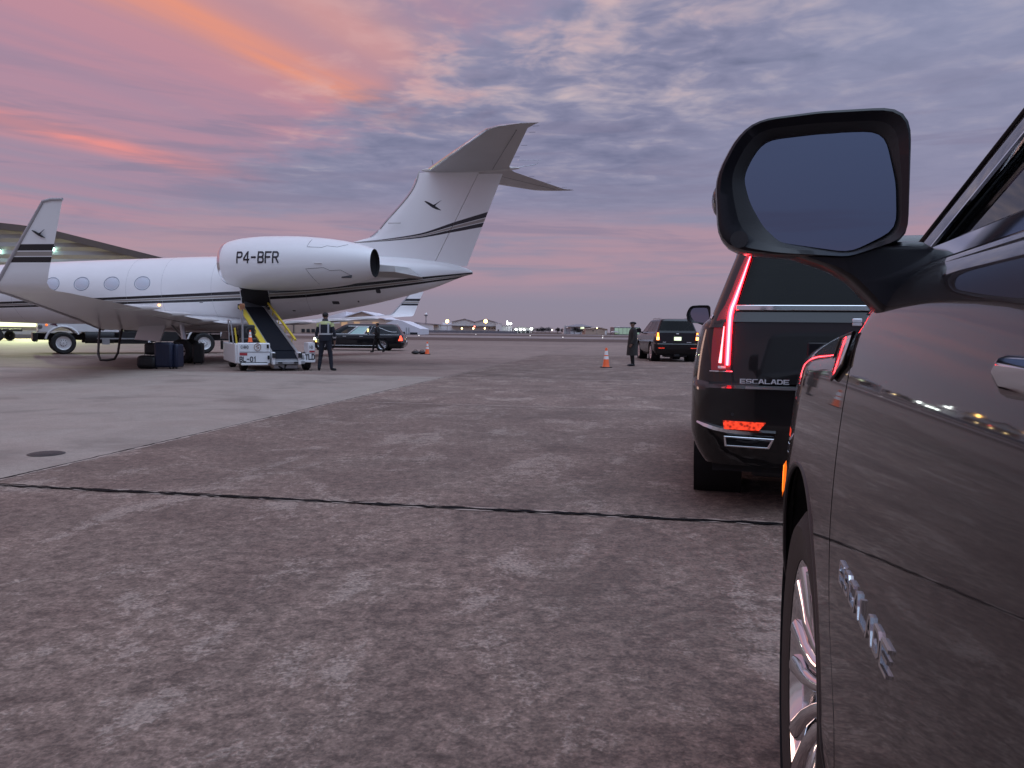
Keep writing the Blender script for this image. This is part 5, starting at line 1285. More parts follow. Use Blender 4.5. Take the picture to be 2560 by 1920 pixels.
# refuelling hose hanging from the wing
hp_ = [(-15.05, 28.2, 1.55), (-15.02, 28.1, 1.48), (-14.98, 28.0, 1.2), (-14.93, 27.8, .70), (-14.85, 27.6, .25), (-14.72, 27.5, .045), (-14.50, 27.55, .04), (-14.32, 27.7, .08), (-14.27, 27.85, .30), (-14.27, 28.0, .75), (-14.24, 28.1, 1.12), (-14.20, 28.15, 1.28), (-14.36, 28.2, 1.35), (-14.42, 28.25, 1.47), (-14.62, 28.3, 1.54)]
b = MB(); b.tube(hp_, .042, 8); ho = b.build('fuel_hose', 'hose'); tag(ho, 'dark refuelling hose looping from the wing down to the concrete', 'hose')

# ------------------------------------------------------------------ people
def skin_body(verts, edges, name, mats, matfn, parent, sub=2):
    me = bpy.data.meshes.new(name); me.from_pydata([v_[0] for v_ in verts], edges, [])
    o = bpy.data.objects.new(name, me); COL.objects.link(o)
    md = o.modifiers.new('skin', 'SKIN')
    if not me.skin_vertices: me.skin_vertices.new()
    for i, v_ in enumerate(verts):
        r_ = v_[1]; me.skin_vertices[0].data[i].radius = r_ if isinstance(r_, tuple) else (r_, r_)
    me.skin_vertices[0].data[0].use_root = True
    sm = o.modifiers.new('smooth', 'SUBSURF'); sm.levels = sub; sm.render_levels = sub
    dg = bpy.context.evaluated_depsgraph_get(); dg.update()
    nm = bpy.data.meshes.new_from_object(o.evaluated_get(dg)); bpy.data.objects.remove(o); bpy.data.meshes.remove(me)
    for m_ in mats: nm.materials.append(M[m_])
    for p in nm.polygons: p.material_index = matfn(p.center); p.use_smooth = True
    o = bpy.data.objects.new(name, nm); COL.objects.link(o); o.parent = parent
    return o
def body(parent, J, mats, matfn):
    """J: joint positions (x across, y forward, z up)"""
    V = []; E_ = []; ix = {}
    def v_(n, p, r_): ix[n] = len(V); V.append((p, r_)); return ix[n]
    v_('pelvis', J['pelvis'], (.145, .115)); v_('waist', J['waist'], (.135, .105)); v_('chest', J['chest'], (.165, .12)); v_('neck0', J['neck0'], (.085, .075)); v_('neck', J['neck'], .052); v_('head0', J['head0'], (.066, .078)); v_('head', J['head'], (.076, .094)); v_('crown', J['crown'], (.052, .064))
    for a, b_ in (('pelvis', 'waist'), ('waist', 'chest'), ('chest', 'neck0'), ('neck0', 'neck'), ('neck', 'head0'), ('head0', 'head'), ('head', 'crown')): E_.append((ix[a], ix[b_]))
    for s_ in ('L', 'R'):
        v_('sh' + s_, J['sh' + s_], .068); v_('el' + s_, J['el' + s_], .050); v_('wr' + s_, J['wr' + s_], .034)
        w_ = Vector(J['wr' + s_]); d = (w_ - Vector(J['el' + s_])).normalized(); v_('pa' + s_, tuple(w_ + d*.06), (.038, .022))
        E_ += [(ix['chest'], ix['sh' + s_]), (ix['sh' + s_], ix['el' + s_]), (ix['el' + s_], ix['wr' + s_]), (ix['wr' + s_], ix['pa' + s_])]
        sd_ = -1 if s_ == 'L' else 1; fwd = Vector((0, 1, 0)); fwd = (fwd - d*fwd.dot(d)).normalized()
        for k in range(4):
            off = fwd*(.027 - .018*k); ln = (.062, .072, .068, .052)[k]; kn = w_ + d*.075 + off
            v_('f%d%s' % (k, s_), tuple(kn + d*ln*.5), .0095); v_('g%d%s' % (k, s_), tuple(kn + d*ln - Vector((sd_*.018, 0, 0))), .008)
            E_ += [(ix['pa' + s_], ix['f%d%s' % (k, s_)]), (ix['f%d%s' % (k, s_)], ix['g%d%s' % (k, s_)])]
        v_('t' + s_, tuple(w_ + d*.055 + fwd*.045), .011); v_('u' + s_, tuple(w_ + d*.09 + fwd*.055), .009); E_ += [(ix['pa' + s_], ix['t' + s_]), (ix['t' + s_], ix['u' + s_])]
        v_('hi' + s_, J['hi' + s_], .105); v_('kn' + s_, J['kn' + s_], .072); v_('an' + s_, J['an' + s_], .052); v_('he' + s_, J['he' + s_], .045); v_('to' + s_, J['to' + s_], (.045, .03))
        E_ += [(ix['pelvis'], ix['hi' + s_]), (ix['hi' + s_], ix['kn' + s_]), (ix['kn' + s_], ix['an' + s_]), (ix['an' + s_], ix['he' + s_]), (ix['he' + s_], ix['to' + s_])]
    return skin_body(V, E_, 'figure', mats, matfn, parent)
def standing(h=1.75, arm=0.09, foot=.13, splay=.05):
    k = h/1.75
    J = {'pelvis': (0, 0, .95), 'waist': (0, .0, 1.12), 'chest': (0, 0, 1.34), 'neck0': (0, -.005, 1.47), 'neck': (0, .005, 1.525), 'head0': (0, .022, 1.585), 'head': (0, .018, 1.655), 'crown': (0, .005, 1.715)}
    for s_, g in (('L', -1), ('R', 1)):
        J.update({'sh' + s_: (g*.185, 0, 1.40), 'el' + s_: (g*(.22 + arm), -.01, 1.12), 'wr' + s_: (g*(.20 + arm), .07, .885), 'hi' + s_: (g*.095, 0, .90), 'kn' + s_: (g*(.10 + foot*.25), .015, .49), 'an' + s_: (g*(.09 + foot*.5), -.02, .09), 'he' + s_: (g*(.09 + foot*.5), -.03, .045), 'to' + s_: (g*(.09 + foot*.5 + splay), .15, .032)})
    return {n: tuple(c*k for c in p) for n, p in J.items()}
def rings_loft(b, rows, n=40):
    """rows: (z, rx, ry, cx, cy)"""
    b.loft([[Vector((cx + rx*cos(2*pi*i/n), cy + ry*sin(2*pi*i/n), z)) for i in range(n)] for z, rx, ry, cx, cy in rows], False, False)
def face(parent, J, h, mats=True):
    """nose, ears, brow and mouth as small shaped pieces"""
    hx, hy, hz_ = J['head']
    b = MB(); b.prism([(0, .035), (.026, -.018), (.0, -.03)], lambda p: (hx - .014, hy + .085 + p[0], hz_ - .005 + p[1]), lambda p: (hx + .014, hy + .085 + p[0], hz_ - .005 + p[1])); b.build('nose', 'skin', parent, bevel=.006)
    for g in (-1, 1):
        b = MB(); b.sph((hx + g*.079, hy - .005, hz_ - .01), .03, 10, 8, (.35, .75, 1.1)); b.build('ear', 'skin', parent)
        b = MB(); b.sph((hx + g*.030, hy + .088, hz_ + .018), .011, 8, 6, (1.3, .6, .8)); b.build('eye', 'hair', parent)
    b = MB(); b.box(hx - .024, hx + .024, hy + .085, hy + .096, hz_ - .062, hz_ - .052); b.build('mouth', mat('lip', (.16, .07, .06), .6) and 'lip', parent, bevel=.004)

# ground handler in a hi-vis jacket, back to the camera
pw = empty('person', (-5.62, 23.15, 0), R_(-4)); tag(pw, 'ground handler in dark uniform and hi-vis vest standing with back turned', 'person')
J = standing(1.74, .06, .20, .05); J['toR'] = (.30, .10, .032)
body(pw, J, ['navy_cloth', 'skin', 'black_cloth'], lambda c: 1 if (c.z > 1.49 or (abs(c.x) > .2 and c.z < .90 and c.z > .6)) else (2 if c.z < .085 else 0))
b = MB(); rings_loft(b, [(.90, .195, .150, 0, .0), (.98, .198, .152, 0, 0), (1.05, .192, .148, 0, 0), (1.10, .188, .145, 0, 0), (1.20, .196, .148, 0, 0), (1.30, .205, .150, 0, 0), (1.36, .206, .146, 0, 0), (1.42, .200, .135, 0, -.002), (1.46, .165, .115, 0, -.004), (1.485, .115, .09, 0, -.004)])
b.build('jacket', 'navy_cloth', pw, smooth=60)
b = MB(); rings_loft(b, [(1.385, .208, .150, 0, 0), (1.42, .204, .140, 0, -.002), (1.46, .169, .119, 0, -.004), (1.482, .122, .094, 0, -.004)]); b.build('hivis_yoke', 'hivis', pw, smooth=60)
b = MB(); rings_loft(b, [(1.075, .200, .155, 0, 0), (1.125, .198, .153, 0, 0)]); b.build('reflective_belt', 'tape_grey', pw, smooth=60)
for g in (-1, 1):
    rows = []
    for z, ry in [(1.12, .151), (1.2, .1545), (1.3, .1565), (1.36, .152), (1.42, .142)]:
        rows.append([Vector((g*x, -ry*sqrt(max(0, 1 - (x/.205)**2)) - .003, z)) for x in lin(.105, .150, 5)])
    b = MB(); b.grid(rows); b.build('reflective_strap', 'tape_grey', pw)
    b = MB(); ax = Vector(J['elL' if g < 0 else 'elR']); wr = Vector(J['wrL' if g < 0 else 'wrR']); m1 = ax.lerp(wr, .35); m2 = ax.lerp(wr, .55); b.cyl(m1, m2, .056, .053, 16, cap=False); b.build('cuff_band', 'tape_grey', pw)
    sh = Vector(J['shL' if g < 0 else 'shR']); b = MB(); b.cyl(sh + Vector((0, 0, .03)), sh.lerp(ax, .28), .074, .070, 16, cap=False); b.build('shoulder_patch', 'hivis', pw)
b = MB(); b.sph((0, .008, 1.672), 1, 20, 12, (.090, .108, .078)); b.build('hair', 'hair', pw)
b = MB(); rings_loft(b, [(1.47, .10, .085, 0, -.005), (1.52, .085, .075, 0, -.005), (1.555, .080, .075, 0, -.002)]); b.build('collar', mat('collar_grey', (.06, .06, .065), .9) and 'collar_grey', pw, smooth=60)
face(pw, J, 1.74)
b = MB(); b.box(-.04, .04, -.03, .03, -.07, .05); b.build('glove', 'hivis', pw, loc=(-.235, .02, .90), bevel=.02)

# man in a long coat and flat cap, in profile
pc = empty('person', (4.5, 28.85, 0), R_(90)); tag(pc, 'man in long dark coat and flat cap standing side-on near the cone', 'person')
J = standing(1.66, .03, .06, .0)
for s_, g in (('L', -1), ('R', 1)): J['wr' + s_] = (g*.23, .07, .83); J['el' + s_] = (g*.245, -.03, 1.05)
body(pc, J, ['black_cloth', 'skin'], lambda c: 1 if c.z > 1.43 or (abs(c.x) > .19 and .6 < c.z < .83) else 0)
b = MB(); rings_loft(b, [(.40, .235, .215, 0, .01), (.43, .232, .212, 0, .01), (.70, .222, .195, 0, .008), (.95, .212, .175, 0, .005), (1.10, .200, .16, 0, 0), (1.22, .205, .158, 0, 0), (1.32, .200, .142, 0, -.005), (1.38, .160, .112, 0, -.008), (1.42, .090, .085, 0, -.008), (1.45, .078, .08, 0, -.01)]); b.build('coat', 'coat_cloth', pc, smooth=60)
for g, s_ in ((-1, 'L'), (1, 'R')):
    b = MB(); b.tube([Vector(J['sh' + s_]) + Vector((g*.01, 0, .02)), Vector(J['sh' + s_]).lerp(Vector(J['el' + s_]), .5) + Vector((g*.01, 0, 0)), J['el' + s_], Vector(J['el' + s_]).lerp(Vector(J['wr' + s_]), .9)], [.09, .078, .072, .062], 14); b.build('sleeve', 'coat_cloth', pc)
b = MB(); b.prism([(-.01, 0), (.035, .12), (.005, .13), (-.03, .0)], lambda p: (-.018, .15 + p[0]*.6 - .05, 1.28 + p[1]), lambda p: (.018, .15 + p[0]*.6 - .05, 1.28 + p[1])); b.build('shirt_collar', 'shirt', pc)
b = MB(); b.sph((0, .005, 1.612), 1, 18, 10, (.094, .118, .045)); b.sph((0, -.02, 1.595), 1, 16, 8, (.092, .105, .05)); b.build('flat_cap', 'black_cloth', pc)
b = MB(); b.prism([(-.07, .08), (-.04, .15), (.04, .15), (.07, .08)], lambda p: (p[0], p[1], 1.592), lambda p: (p[0], p[1] - .005, 1.606)); b.build('cap_brim', 'black_cloth', pc, bevel=.004)
face(pc, J, 1.66)
for g, s_ in ((-1, 'L'), (1, 'R')):
    b = MB(); b.loft([[Vector((J['an' + s_][0] + rx*cos(a), y, z + rz_*sin(a))) for a in [2*pi*i/14 for i in range(14)]] for y, rx, z, rz_ in ((-.075, .03, .05, .03), (-.05, .045, .055, .05), (.02, .048, .05, .045), (.12, .046, .035, .032), (.17, .03, .028, .02))]); b.build('shoe', 'ink', pc)

# dark figure striding past the hearse
pk = empty('person', (-7.40, 42.2, 0), R_(80)); tag(pk, 'person in black striding past the rear wheel of the hearse', 'person')
J = standing(1.62, .02, .02, 0)
J.update({'hiL': (-.09, 0, .84), 'knL': (-.09, .16, .47), 'anL': (-.09, .22, .09), 'heL': (-.09, .20, .045), 'toL': (-.09, .38, .03), 'hiR': (.09, 0, .84), 'knR': (.09, -.10, .46), 'anR': (.09, -.36, .15), 'heR': (.09, -.38, .09), 'toR': (.09, -.24, .03)})
J.update({'elL': (-.24, -.14, 1.06), 'wrL': (-.22, .02, .90), 'elR': (.24, .06, 1.05), 'wrR': (.20, .26, 1.05)})
body(pk, J, ['black_cloth', 'skin'], lambda c: 1 if c.z > 1.40 or (c.y > .25 and .95 < c.z < 1.15) else 0)
b = MB(); rings_loft(b, [(.78, .19, .145, 0, 0), (.95, .185, .14, 0, 0), (1.08, .175, .13, 0, 0), (1.22, .19, .138, 0, 0), (1.30, .185, .125, 0, 0), (1.36, .13, .095, 0, 0), (1.40, .075, .075, 0, 0)]); b.build('jacket', 'black_cloth', pk, smooth=60)
b = MB(); b.sph((0, -.012, 1.545), 1, 16, 10, (.086, .098, .070)); b.build('hair', 'hair', pk)
face(pk, J, 1.62)

# ------------------------------------------------------------------ hangar at the end of the apron
hg = empty('hangar', (-52, 75, 0)); tag(hg, 'large grey ribbed metal hangar with brown roof edge behind the jet', 'hangar')
sidm = mat('siding', (.36, .345, .335), .6, metal=.1)
t = NT(sidm.node_tree); bs = t.n['Principled BSDF']; tco = t.new('ShaderNodeTexCoord'); zz_ = t.sep(tco.outputs['Object'])[2]
wv = t.m('PINGPONG', t.m('MULTIPLY', zz_, 2.6), 1.0)
bn = t.new('ShaderNodeBump'); bn.inputs['Strength'].default_value = 1.0; bn.inputs['Distance'].default_value = .16; t.put(bn.inputs['Height'], wv); t.l.new(bn.outputs[0], bs.inputs['Normal'])
RP = [(x_, z_ - .62) for x_, z_ in [(-24, 6.6), (-9, 10.7), (-3, 11.25), (2.5, 11.05), (4.6, 10.85), (7.4, 10.49), (17.6, 8.05), (20.5, 7.32)]]
b = MB(); P = [(-24, 0)] + RP + [(20.5, 0)]; b.prism(P, lambda p: (p[0], 0, p[1]), lambda p: (p[0] - 26, 45, p[1])); b.build('wall', 'siding', hg, smooth=0)
b = MB(); b.ribbon([(x, -.3, z) for x, z in RP], (0, 0, 1), .55, .60); o = b.build('roof_fascia', 'brown_trim', hg, smooth=0)
b = MB(); b.grid([[(x, -.5, z + .62) for x, z in RP], [(x - 26, 45.5, z + .62) for x, z in RP]]); b.build('roof', 'brown_trim', hg, smooth=0)
for x, z in ((2.4, 8.48), (7.55, 8.75), (-6, 8.4), (15, 6.2)):
    lp = empty('wall_light', (x, -.1, z)); lp.parent = hg
    b = MB(); b.box(-.25, .25, -.25, .0, 0, .12); b.build('hood', 'brown_trim', lp)
    b = MB(); b.prism([(-.05, -.30), (-.30, -.04), (-.05, -.04)], lambda p: (-.22, p[0], p[1]), lambda p: (.22, p[0], p[1])); b.build('lamp', 'teal_lamp', lp)
b = MB(); b.box(-20, 6.8, -.12, -.04, 1.12, 1.60); b.build('lit_apron_strip', 'lit_apron_glow', hg)  # glowing strip on the wall stands in for lit apron
b = MB(); b.box(-20, 18, -.10, -.03, 5.0, 5.2); b.build('door_rail', 'brown_trim', hg)
for x in (-12, -4, 6.8, 14): b = MB(); b.box(-.08, .08, -.16, -.02, 0, 5.0); b.build('door_post', 'brown_trim', hg, loc=(x, 0, 0))
lo = bpy.data.objects.new('hangar_floodlight', bpy.data.lights.new('hangar_floodlight', 'SPOT')); COL.objects.link(lo)
lo.data.energy = 22000; lo.data.color = (.86, 1.0, .52); lo.data.spot_size = R_(110); lo.data.spot_blend = .8; lo.data.shadow_soft_size = .4
lo.location = (-46, 72.5, 8.3); lo.rotation_euler = Vector((-.1, .75, .9)).to_track_quat('Z', 'Y').to_euler()
ct = empty('cargo_dolly', (-41.5, 62, 0)); tag(ct, 'dark low cargo dolly in the yellow light before the hangar', 'dolly')
b = MB(); b.box(-3.2, 1.6, -.8, .8, .75, .95); b.build('deck', 'chassis_black', ct, bevel=.03)
for x in (-2.6, -1.6, .6):
    for y in (-.7, .7): b = MB(); b.lathe([(.1, -.12), (.36, -.13), (.40, -.09), (.40, .09), (.36, .13), (.1, .12)], Matrix.Translation((x, y, .40)) @ Matrix.Rotation(pi/2, 4, 'X'), 24); b.build('wheel', 'rubber', ct)
b = MB(); b.box(-3.2, -3.1, -.8, .8, .95, 1.3); b.build('end_board', 'yellow_paint', ct)

# ------------------------------------------------------------------ airfield buildings
def bld(name, loc, label, cat='building', group=None): o = empty(name, loc); return tag(o, label, cat, group)
def part(o, name, x0, x1, y0, y1, z0_, z1, m_, bev=0): b = MB(); b.box(x0, x1, y0, y1, z0_, z1); return b.build(name, m_, o, smooth=0, bevel=bev)
def gable(o, x0, x1, zr, ze, y0, y1, m_wall, m_roof, xr=None, over=.3):
    xr = (x0 + x1)/2 if xr is None else xr
    b = MB(); b.prism([(x0, 0), (x0, ze), (xr, zr), (x1, ze), (x1, 0)], lambda p: (p[0], y0, p[1]), lambda p: (p[0], y1, p[1])); b.build('wall', m_wall, o, smooth=0)
    for a, c_ in (((x0 - over, ze - over*.3), (xr, zr)), ((xr, zr), (x1 + over, ze - over*.3))):
        b = MB(); b.prism([(a[0], a[1] + .02), (c_[0], c_[1] + .02), (c_[0], c_[1] + .32), (a[0], a[1] + .32)], lambda p: (p[0], y0 - .5, p[1]), lambda p: (p[0], y1 + .5, p[1])); b.build('roof', m_roof, o, smooth=0)
o = bld('hangar', (-45, 230, 0), 'tan gabled hangar with pale roof and lit door panels behind the hearse', 'hangar')
gable(o, -6.5, 7.0, 6.45, 4.2, 0, 30, 'tan_wall', 'white_roof', 0)
b = MB(); b.prism([(-21, 2.5), (-6, 6.62), (-6, 2.5)], lambda p: (p[0], 6, p[1]), lambda p: (p[0], 24, p[1])); b.build('roof_slope', 'white_roof', o, smooth=0)
part(o, 'annex_wall', -26, -6.5, 4, 24, 0, 3.0, 'tan_wall')
for i in range(7): part(o, 'door_panel', -6 + i*1.85, -6 + i*1.85 + 1.75, -.25, -.05, .1, 3.5, 'tan_light' if i in (0, 2, 5) else 'tan_wall')
for x in (-21.5, -13.0): part(o, 'drain_pipe', x, x + .3, 3.7, 3.9, 0, 3, 'brown_trim')
for i in range(4): part(o, 'bay_opening', -19 + i*1.5, -18 + i*1.5, 3.8, 3.95, .2, 1.2, 'window_dark')
o = bld('tent_hall', (-30.5, 210, 0), 'pale fabric shelter with sloping roof standing behind the hearse', 'shelter')
b = MB(); b.prism([(-5, 0), (-5, 2.2), (-3.6, 3.2), (-1.8, 3.75), (-.4, 3.85), (.6, 3.6), (2.5, 2.75), (5.3, 1.6), (5.3, 0)], lambda p: (p[0], 0, p[1]), lambda p: (p[0], 22, p[1])); b.build('membrane', 'white_roof', o)
part(o, 'opening', -4.6, 1.2, -.12, .05, .05, .75, 'window_dark'); part(o, 'side_opening', 2.6, 4.6, -.12, .05, .05, .6, 'window_dark')
for x in (1.5, 2.2): part(o, 'frame_post', x, x + .15, -.2, -.05, 0, 1.9, 'galv')
o = bld('warehouse', (-47, 420, 0), 'long low grey warehouse with flat dark roof edge')
part(o, 'wall', -12, 4.0, 0, 30, 0, 4.5, 'pale_wall'); part(o, 'wall_return', 4.0, 6.6, 2, 30, 0, 4.2, 'grey_wall')
b = MB(); b.prism([(-12.3, 5.2), (-6, 5.45), (6.9, 4.5), (6.9, 4.25), (-6, 5.1), (-12.3, 4.9)], lambda p: (p[0], -.5, p[1]), lambda p: (p[0], 31, p[1])); b.build('roof', 'dark_roof', o, smooth=0)
o = bld('radar_mast', (-56.2, 500, 0), 'slim mast carrying a white dome above the warehouse', 'mast')
b = MB(); b.tube([(0, 0, 0), (0, 0, 10.6)], [.35, .25], 8); b.build('mast', 'dark_roof', o)
b = MB(); b.lathe([(.3, 10.2), (1.3, 10.7), (1.3, 10.95), (.3, 11.0)], Matrix.Identity(4), 18); b.build('platform', 'dark_roof', o)
b = MB(); b.sph((0, 0, 11.55), .85, 16, 10); b.build('dome', 'reflective_white', o)
o = bld('annex', (-37, 430, 0), 'white stepped annex attached beside the twin gabled hangars')
part(o, 'wall', -4.2, 3.2, 0, 20, 0, 4.3, 'pale_wall'); part(o, 'upper_wall', -2.4, 3.2, 3, 20, 4.3, 5.7, 'pale_wall'); part(o, 'roof', -4.4, 3.4, -.3, 3.0, 4.3, 4.5, 'white_roof'); part(o, 'bay_door', -3.6, 2.4, -.15, -.02, .1, 2.6, 'white_roof')
o = bld('hangar', (-21.4, 430, 0), 'twin gabled pale grey hangars with a long canopy', 'hangar')
gable(o, -12.4, 0, 7.6, 6.0, 0, 30, 'grey_wall', 'dark_roof', -5.3); gable(o, .02, 12.4, 7.5, 5.9, 0.2, 30, 'grey_wall', 'dark_roof', 6.3)
part(o, 'canopy', -12.5, 12, -2.5, -.05, 3.75, 4.0, 'dark_roof')
for i in range(6): part(o, 'door_panel', -12 + i*4, -12 + i*4 + 3.85, -.2, -.05, .1, 3.6, 'grey_wall')
for x in (8.4, 10.0, 11.2): b = MB(); b.cyl((x, -.35, 2.7), (x, -.1, 2.7), .35, n=14); b.build('porthole', 'window_dark', o)
o = bld('block_house', (-7.8, 425, 0), 'narrow cream block at the end of the twin hangars'); part(o, 'wall', -1.5, 1.5, 0, 12, 0, 5.4, 'pale_wall'); part(o, 'parapet', -1.7, 1.7, -.2, 12.2, 5.4, 5.65, 'white_roof'); part(o, 'side_window', 1.55, 1.6, 2, 4, 3, 4.2, 'window_dark'); part(o, 'door', -.5, .4, -.1, -.02, 0, 2.1, 'brown_trim')
o = bld('terminal_block', (-4, 520, 0), 'small pale tower block with white lamps on its roof')
part(o, 'wall', -.4, 3.5, 0, 14, 0, 4.6, 'pale_wall'); part(o, 'low_wall', -4.2, -.5, 0, 14, 0, 4.7, 'grey_wall'); part(o, 'roof', -4.4, 3.7, -.3, 14.3, 4.7, 4.9, 'dark_roof'); part(o, 'crate_store', -6.5, -3.2, -20, -10, 0, 1.8, 'tan_wall')
o = bld('cargo_shed', (6, 520, 0), 'dark cargo shed with a row of white floodlights under its eaves')
gable(o, -5.5, 5.7, 4.2, 3.5, 0, 22, 'grey_wall', 'dark_roof', -1)
for i in range(4): part(o, 'bay', -5 + i*2.7, -5 + i*2.7 + 2.2, -.15, -.02, .1, 1.9, 'window_dark')
o = bld('terminal', (39.5, 460, 0), 'pale terminal with a wide shallow hipped roof')
part(o, 'wall', -5, 7.3, 0, 24, 0, 4.3, 'pale_wall'); part(o, 'low_wing', -9, -5, 2, 20, 0, 3.5, 'pale_wall'); part(o, 'corner_pier', -8.6, -7.6, 1.5, 1.9, 0, 5.0, 'grey_wall')
b = MB(); b.add([(-8, -2, 4.4), (9, -2, 4.4), (9, 26, 4.4), (-8, 26, 4.4), (-.5, 10, 6.05), (2.5, 10, 6.05)], [[0, 1, 5, 4], [1, 2, 5], [2, 3, 4, 5], [3, 0, 4], [0, 3, 2, 1]]); b.build('roof', 'dark_roof', o, smooth=0)
for i in range(4): part(o, 'window', -.5 + i*1.8, .8 + i*1.8, -.12, -.02, 1.6, 2.8, 'window_dark')
part(o, 'lit_bay', 1.0, 3.0, -.2, -.13, 3.0, 4.2, 'plate_white')
o = bld('store_building', (45.6, 420, 0), 'low tan building with a shallow gable beside the terminal')
gable(o, -6, 6, 3.55, 2.75, 0, 20, 'tan_wall', 'tan_wall', 1.5, .1)
part(o, 'vent_unit', 1.5, 4.0, 5, 8, 3.2, 3.9, 'dark_roof'); part(o, 'door', 4.6, 5.6, -.15, -.02, 0, 2.2, 'reflective_white'); part(o, 'small_window', -2.2, -1.4, -.12, -.02, 1.8, 2.2, 'window_dark')
o = bld('glass_office', (58, 400, 0), 'low office with a lit greenish glass front behind the coated man')
part(o, 'wall', -5.4, 8, 0, 16, 0, 3.9, 'dark_roof'); part(o, 'roof', -5.6, 8.2, -.4, 16.4, 3.9, 4.15, 'white_roof')
for i in range(6): part(o, 'glass_pane', -5.1 + i*2.15, -5.1 + i*2.15 + 1.95, -.2, -.05, .35, 3.6, 'glass_green')
o = bld('canopy_shelter', (53, 395, 0), 'small white canopy between the tan store and the glass office', 'shelter')
b = MB(); b.prism([(-2.2, 1.3), (-1.6, 1.9), (.4, 1.95), (1.8, 1.3)], lambda p: (p[0], 0, p[1]), lambda p: (p[0], 5, p[1])); b.build('canopy', 'reflective_white', o, smooth=0)
for x in (-2, 1.6): part(o, 'post', x, x + .15, 0, .15, 0, 1.4, 'galv')
o = bld('perimeter_fence', (0, 390, 0), 'long low grey fence line along the far side of the runway', 'fence')
part(o, 'panel', -52, 2, 0, .1, .1, 1.25, mat('fence_mesh', (.20, .18, .20), .8) and 'fence_mesh')
for i in range(19): part(o, 'post', -52 + i*3, -51.8 + i*3, -.15, -.02, 0, 1.4, 'dark_roof')
# lamps on the far side
def lamp_pole(x, y, z, r_, m_, label, head=1.0):
    o = empty('lamp_post', (x, y, 0)); tag(o, label, 'lamp', 'lamps along the far airfield')
    b = MB(); b.tube([(0, 0, 0), (0, 0, z)], [.16, .10], 8); b.build('pole', 'galv', o)
    b = MB(); b.sph((0, -.3, z), r_, 12, 8); b.build('lamp', m_, o)
    return o
lamp_pole(-34.8, 410, 6.1, .85, 'sodium', 'bright orange lamp over the white annex')
lamp_pole(-14.4, 410, 6.35, .95, 'sodium', 'bright orange lamp over the right gable of the twin hangars')
lamp_pole(-27.1, 412, 2.4, .42, 'sodium_small', 'small yellow lamp low before the left of the twin hangars')
lamp_pole(-21.0, 412, 2.45, .45, 'sodium_small', 'small yellow lamp low between the twin hangars')
lamp_pole(-14.8, 412, 2.55, .45, 'sodium_small', 'small yellow lamp low by the portholes')
lamp_pole(-20.3, 411, 3.5, .40, 'red_beacon', 'small red lamp at the joint of the twin hangars')
lamp_pole(-3.7, 515, 7.6, .35, 'cool_lamp', 'topmost white lamp over the small tower block')
lamp_pole(-3.2, 514, 6.2, .65, 'cool_lamp', 'white lamp on the left roof edge of the small tower block')
lamp_pole(-1.3, 514, 6.25, .65, 'cool_lamp', 'white lamp on the right roof edge of the small tower block')
for k, x in enumerate((2.3, 5.2, 7.6)): lamp_pole(x, 514, 2.4, .62, 'cool_lamp', ('first', 'second', 'third')[k] + ' white floodlight under the cargo shed eaves')
lamp_pole(12.5, 514, 3.0, .85, 'cool_lamp', 'large white floodlight at the end of the cargo shed')
lamp_pole(24.5, 480, 2.3, .42, 'sodium_small', 'small yellow lamp between the dark trees')
lamp_pole(41.1, 452, 3.6, .55, 'plate_white', 'pale lamp on the terminal wall')
lamp_pole(45.3, 415, 3.55, .30, 'sodium_small', 'small lamp on the roof ridge of the tan store')
for i, (x, y) in enumerate(((-29, 152), (-17, 140), (4, 176), (9.0, 138), (16, 137), (24, 205), (-10, 210), (33, 150))):
    o = empty('edge_light', (x, y, 0)); tag(o, ('edge light just above the far cone', 'edge light on the near grass left of centre', 'edge light under the cargo shed', 'edge light on the near grass strip right of centre', 'edge light a little right of the near centre one', 'edge light under the terminal tree', 'edge light below the twin hangars', 'edge light close to the coated man')[i], 'light', 'taxiway edge lights')
    b = MB(); b.cyl((0, 0, 0), (0, 0, .22), .05, n=8); b.build('stem', 'galv', o)
    b = MB(); b.sph((0, 0, .27), .09, 8, 6); b.build('lamp', 'runway_lamp', o)
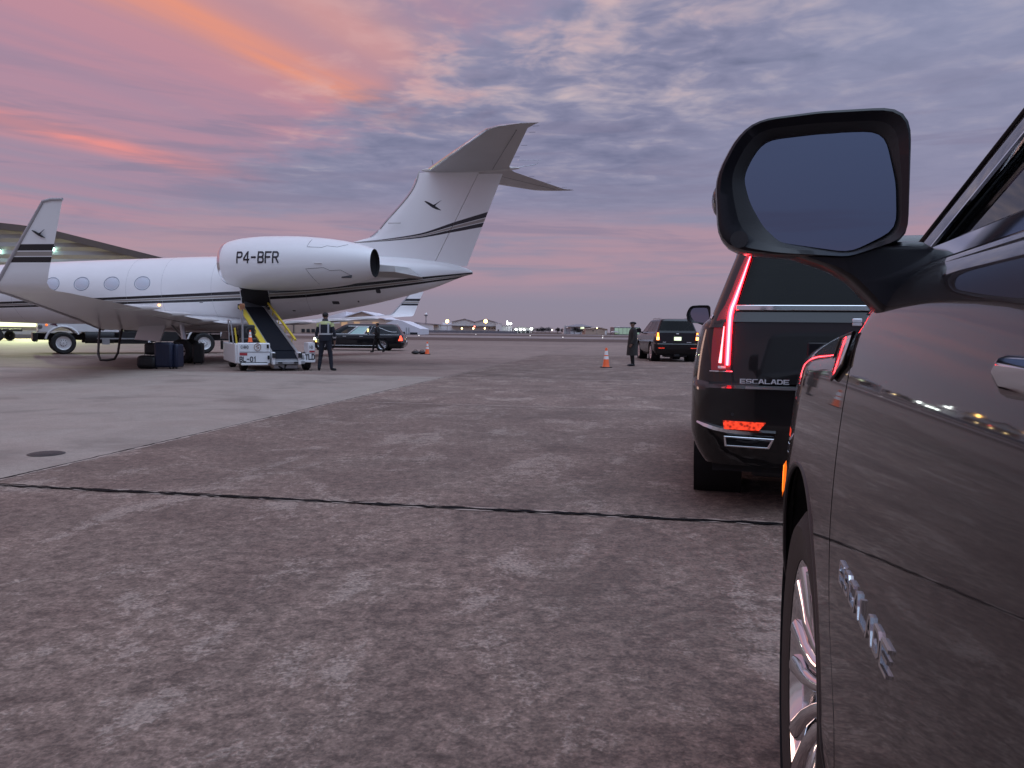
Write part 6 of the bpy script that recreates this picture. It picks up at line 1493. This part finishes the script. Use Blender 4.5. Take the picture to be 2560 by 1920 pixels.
# trees
def tree_mesh(seed, h, w_):
    rnd = random.Random(seed); b = MB(); lobes = [(rnd.uniform(-.38, .38)*w_, rnd.uniform(-.3, .3)*w_, h*rnd.uniform(.45, .85), rnd.uniform(.18, .34)*w_) for _ in range(9)]
    for _ in range(900):
        lx, ly, lz, lr = rnd.choice(lobes); d = Vector((rnd.gauss(0, 1), rnd.gauss(0, 1), rnd.gauss(0, .8))).normalized()*lr*rnd.uniform(.55, 1.05)
        p = Vector((lx, ly, lz)) + d; a = Vector((rnd.gauss(0, 1), rnd.gauss(0, 1), rnd.gauss(0, 1))).normalized()*rnd.uniform(.12, .28); c_ = a.orthogonal().normalized()*a.length*.6
        b.add([p - a, p + c_, p + a, p - c_], [[0, 1, 2, 3]])
    t_ = MB(); t_.tube([(0, 0, 0), (.05, 0, h*.3), (0, .05, h*.6)], [.16, .12, .05], 7)
    for k in range(4): l_ = lobes[k]; t_.tube([(0.02, 0, h*.35), (l_[0]*.6, l_[1]*.6, l_[2]*.85)], [.07, .03], 5)
    return b, t_
proto = []
for k in range(3):
    cb, tb = tree_mesh(11 + k, 1.0*(4.6, 4.2, 3.4)[k], (5.2, 4.4, 3.0)[k]); o = empty('tree', (0, 0, 0)); cb.build('crown', 'leaf' if k < 2 else 'leaf_b', o, smooth=0); tb.build('trunk', 'bark', o); proto.append(o)
spots = [(14.6, 560, 0, 'tallest dark tree right of the cargo shed'), (17.8, 562, 1, 'dark tree next to the tallest one behind the shed'), (20.6, 558, 0, 'broad dark tree in the middle of the far tree row'), (23.6, 560, 1, 'rounded dark tree toward the end of the far row'), (26.5, 559, 0, 'last dark tree of the far row before the yellow lamp'), (1.5, 575, 0, 'dark treetop behind the cargo shed ridge, left'), (7.5, 578, 1, 'dark treetop behind the cargo shed ridge, right'), (30.5, 470, 2, 'low brownish tree left of the terminal'), (28.0, 480, 2, 'low brownish bush by the yellow lamp'), (34.4, 430, 1, 'round dark tree before the terminal wall'), (37.6, 428, 2, 'small dark tree right of the round one before the terminal')]
first = [True]*3
for x, y, k, lab in spots:
    o = proto[k] if first[k] else copy_tree(proto[k]); first[k] = False
    o.location = (x, y, 0); o.rotation_euler = (0, 0, random.uniform(0, 6)); q = random.uniform(.9, 1.1); o.scale = (q, q, q*(.72 if x < 10 and y > 570 else 1) * (1.18 if x < 10 and y > 570 else 1))
    tag(o, lab, 'tree', 'trees beyond the runway')
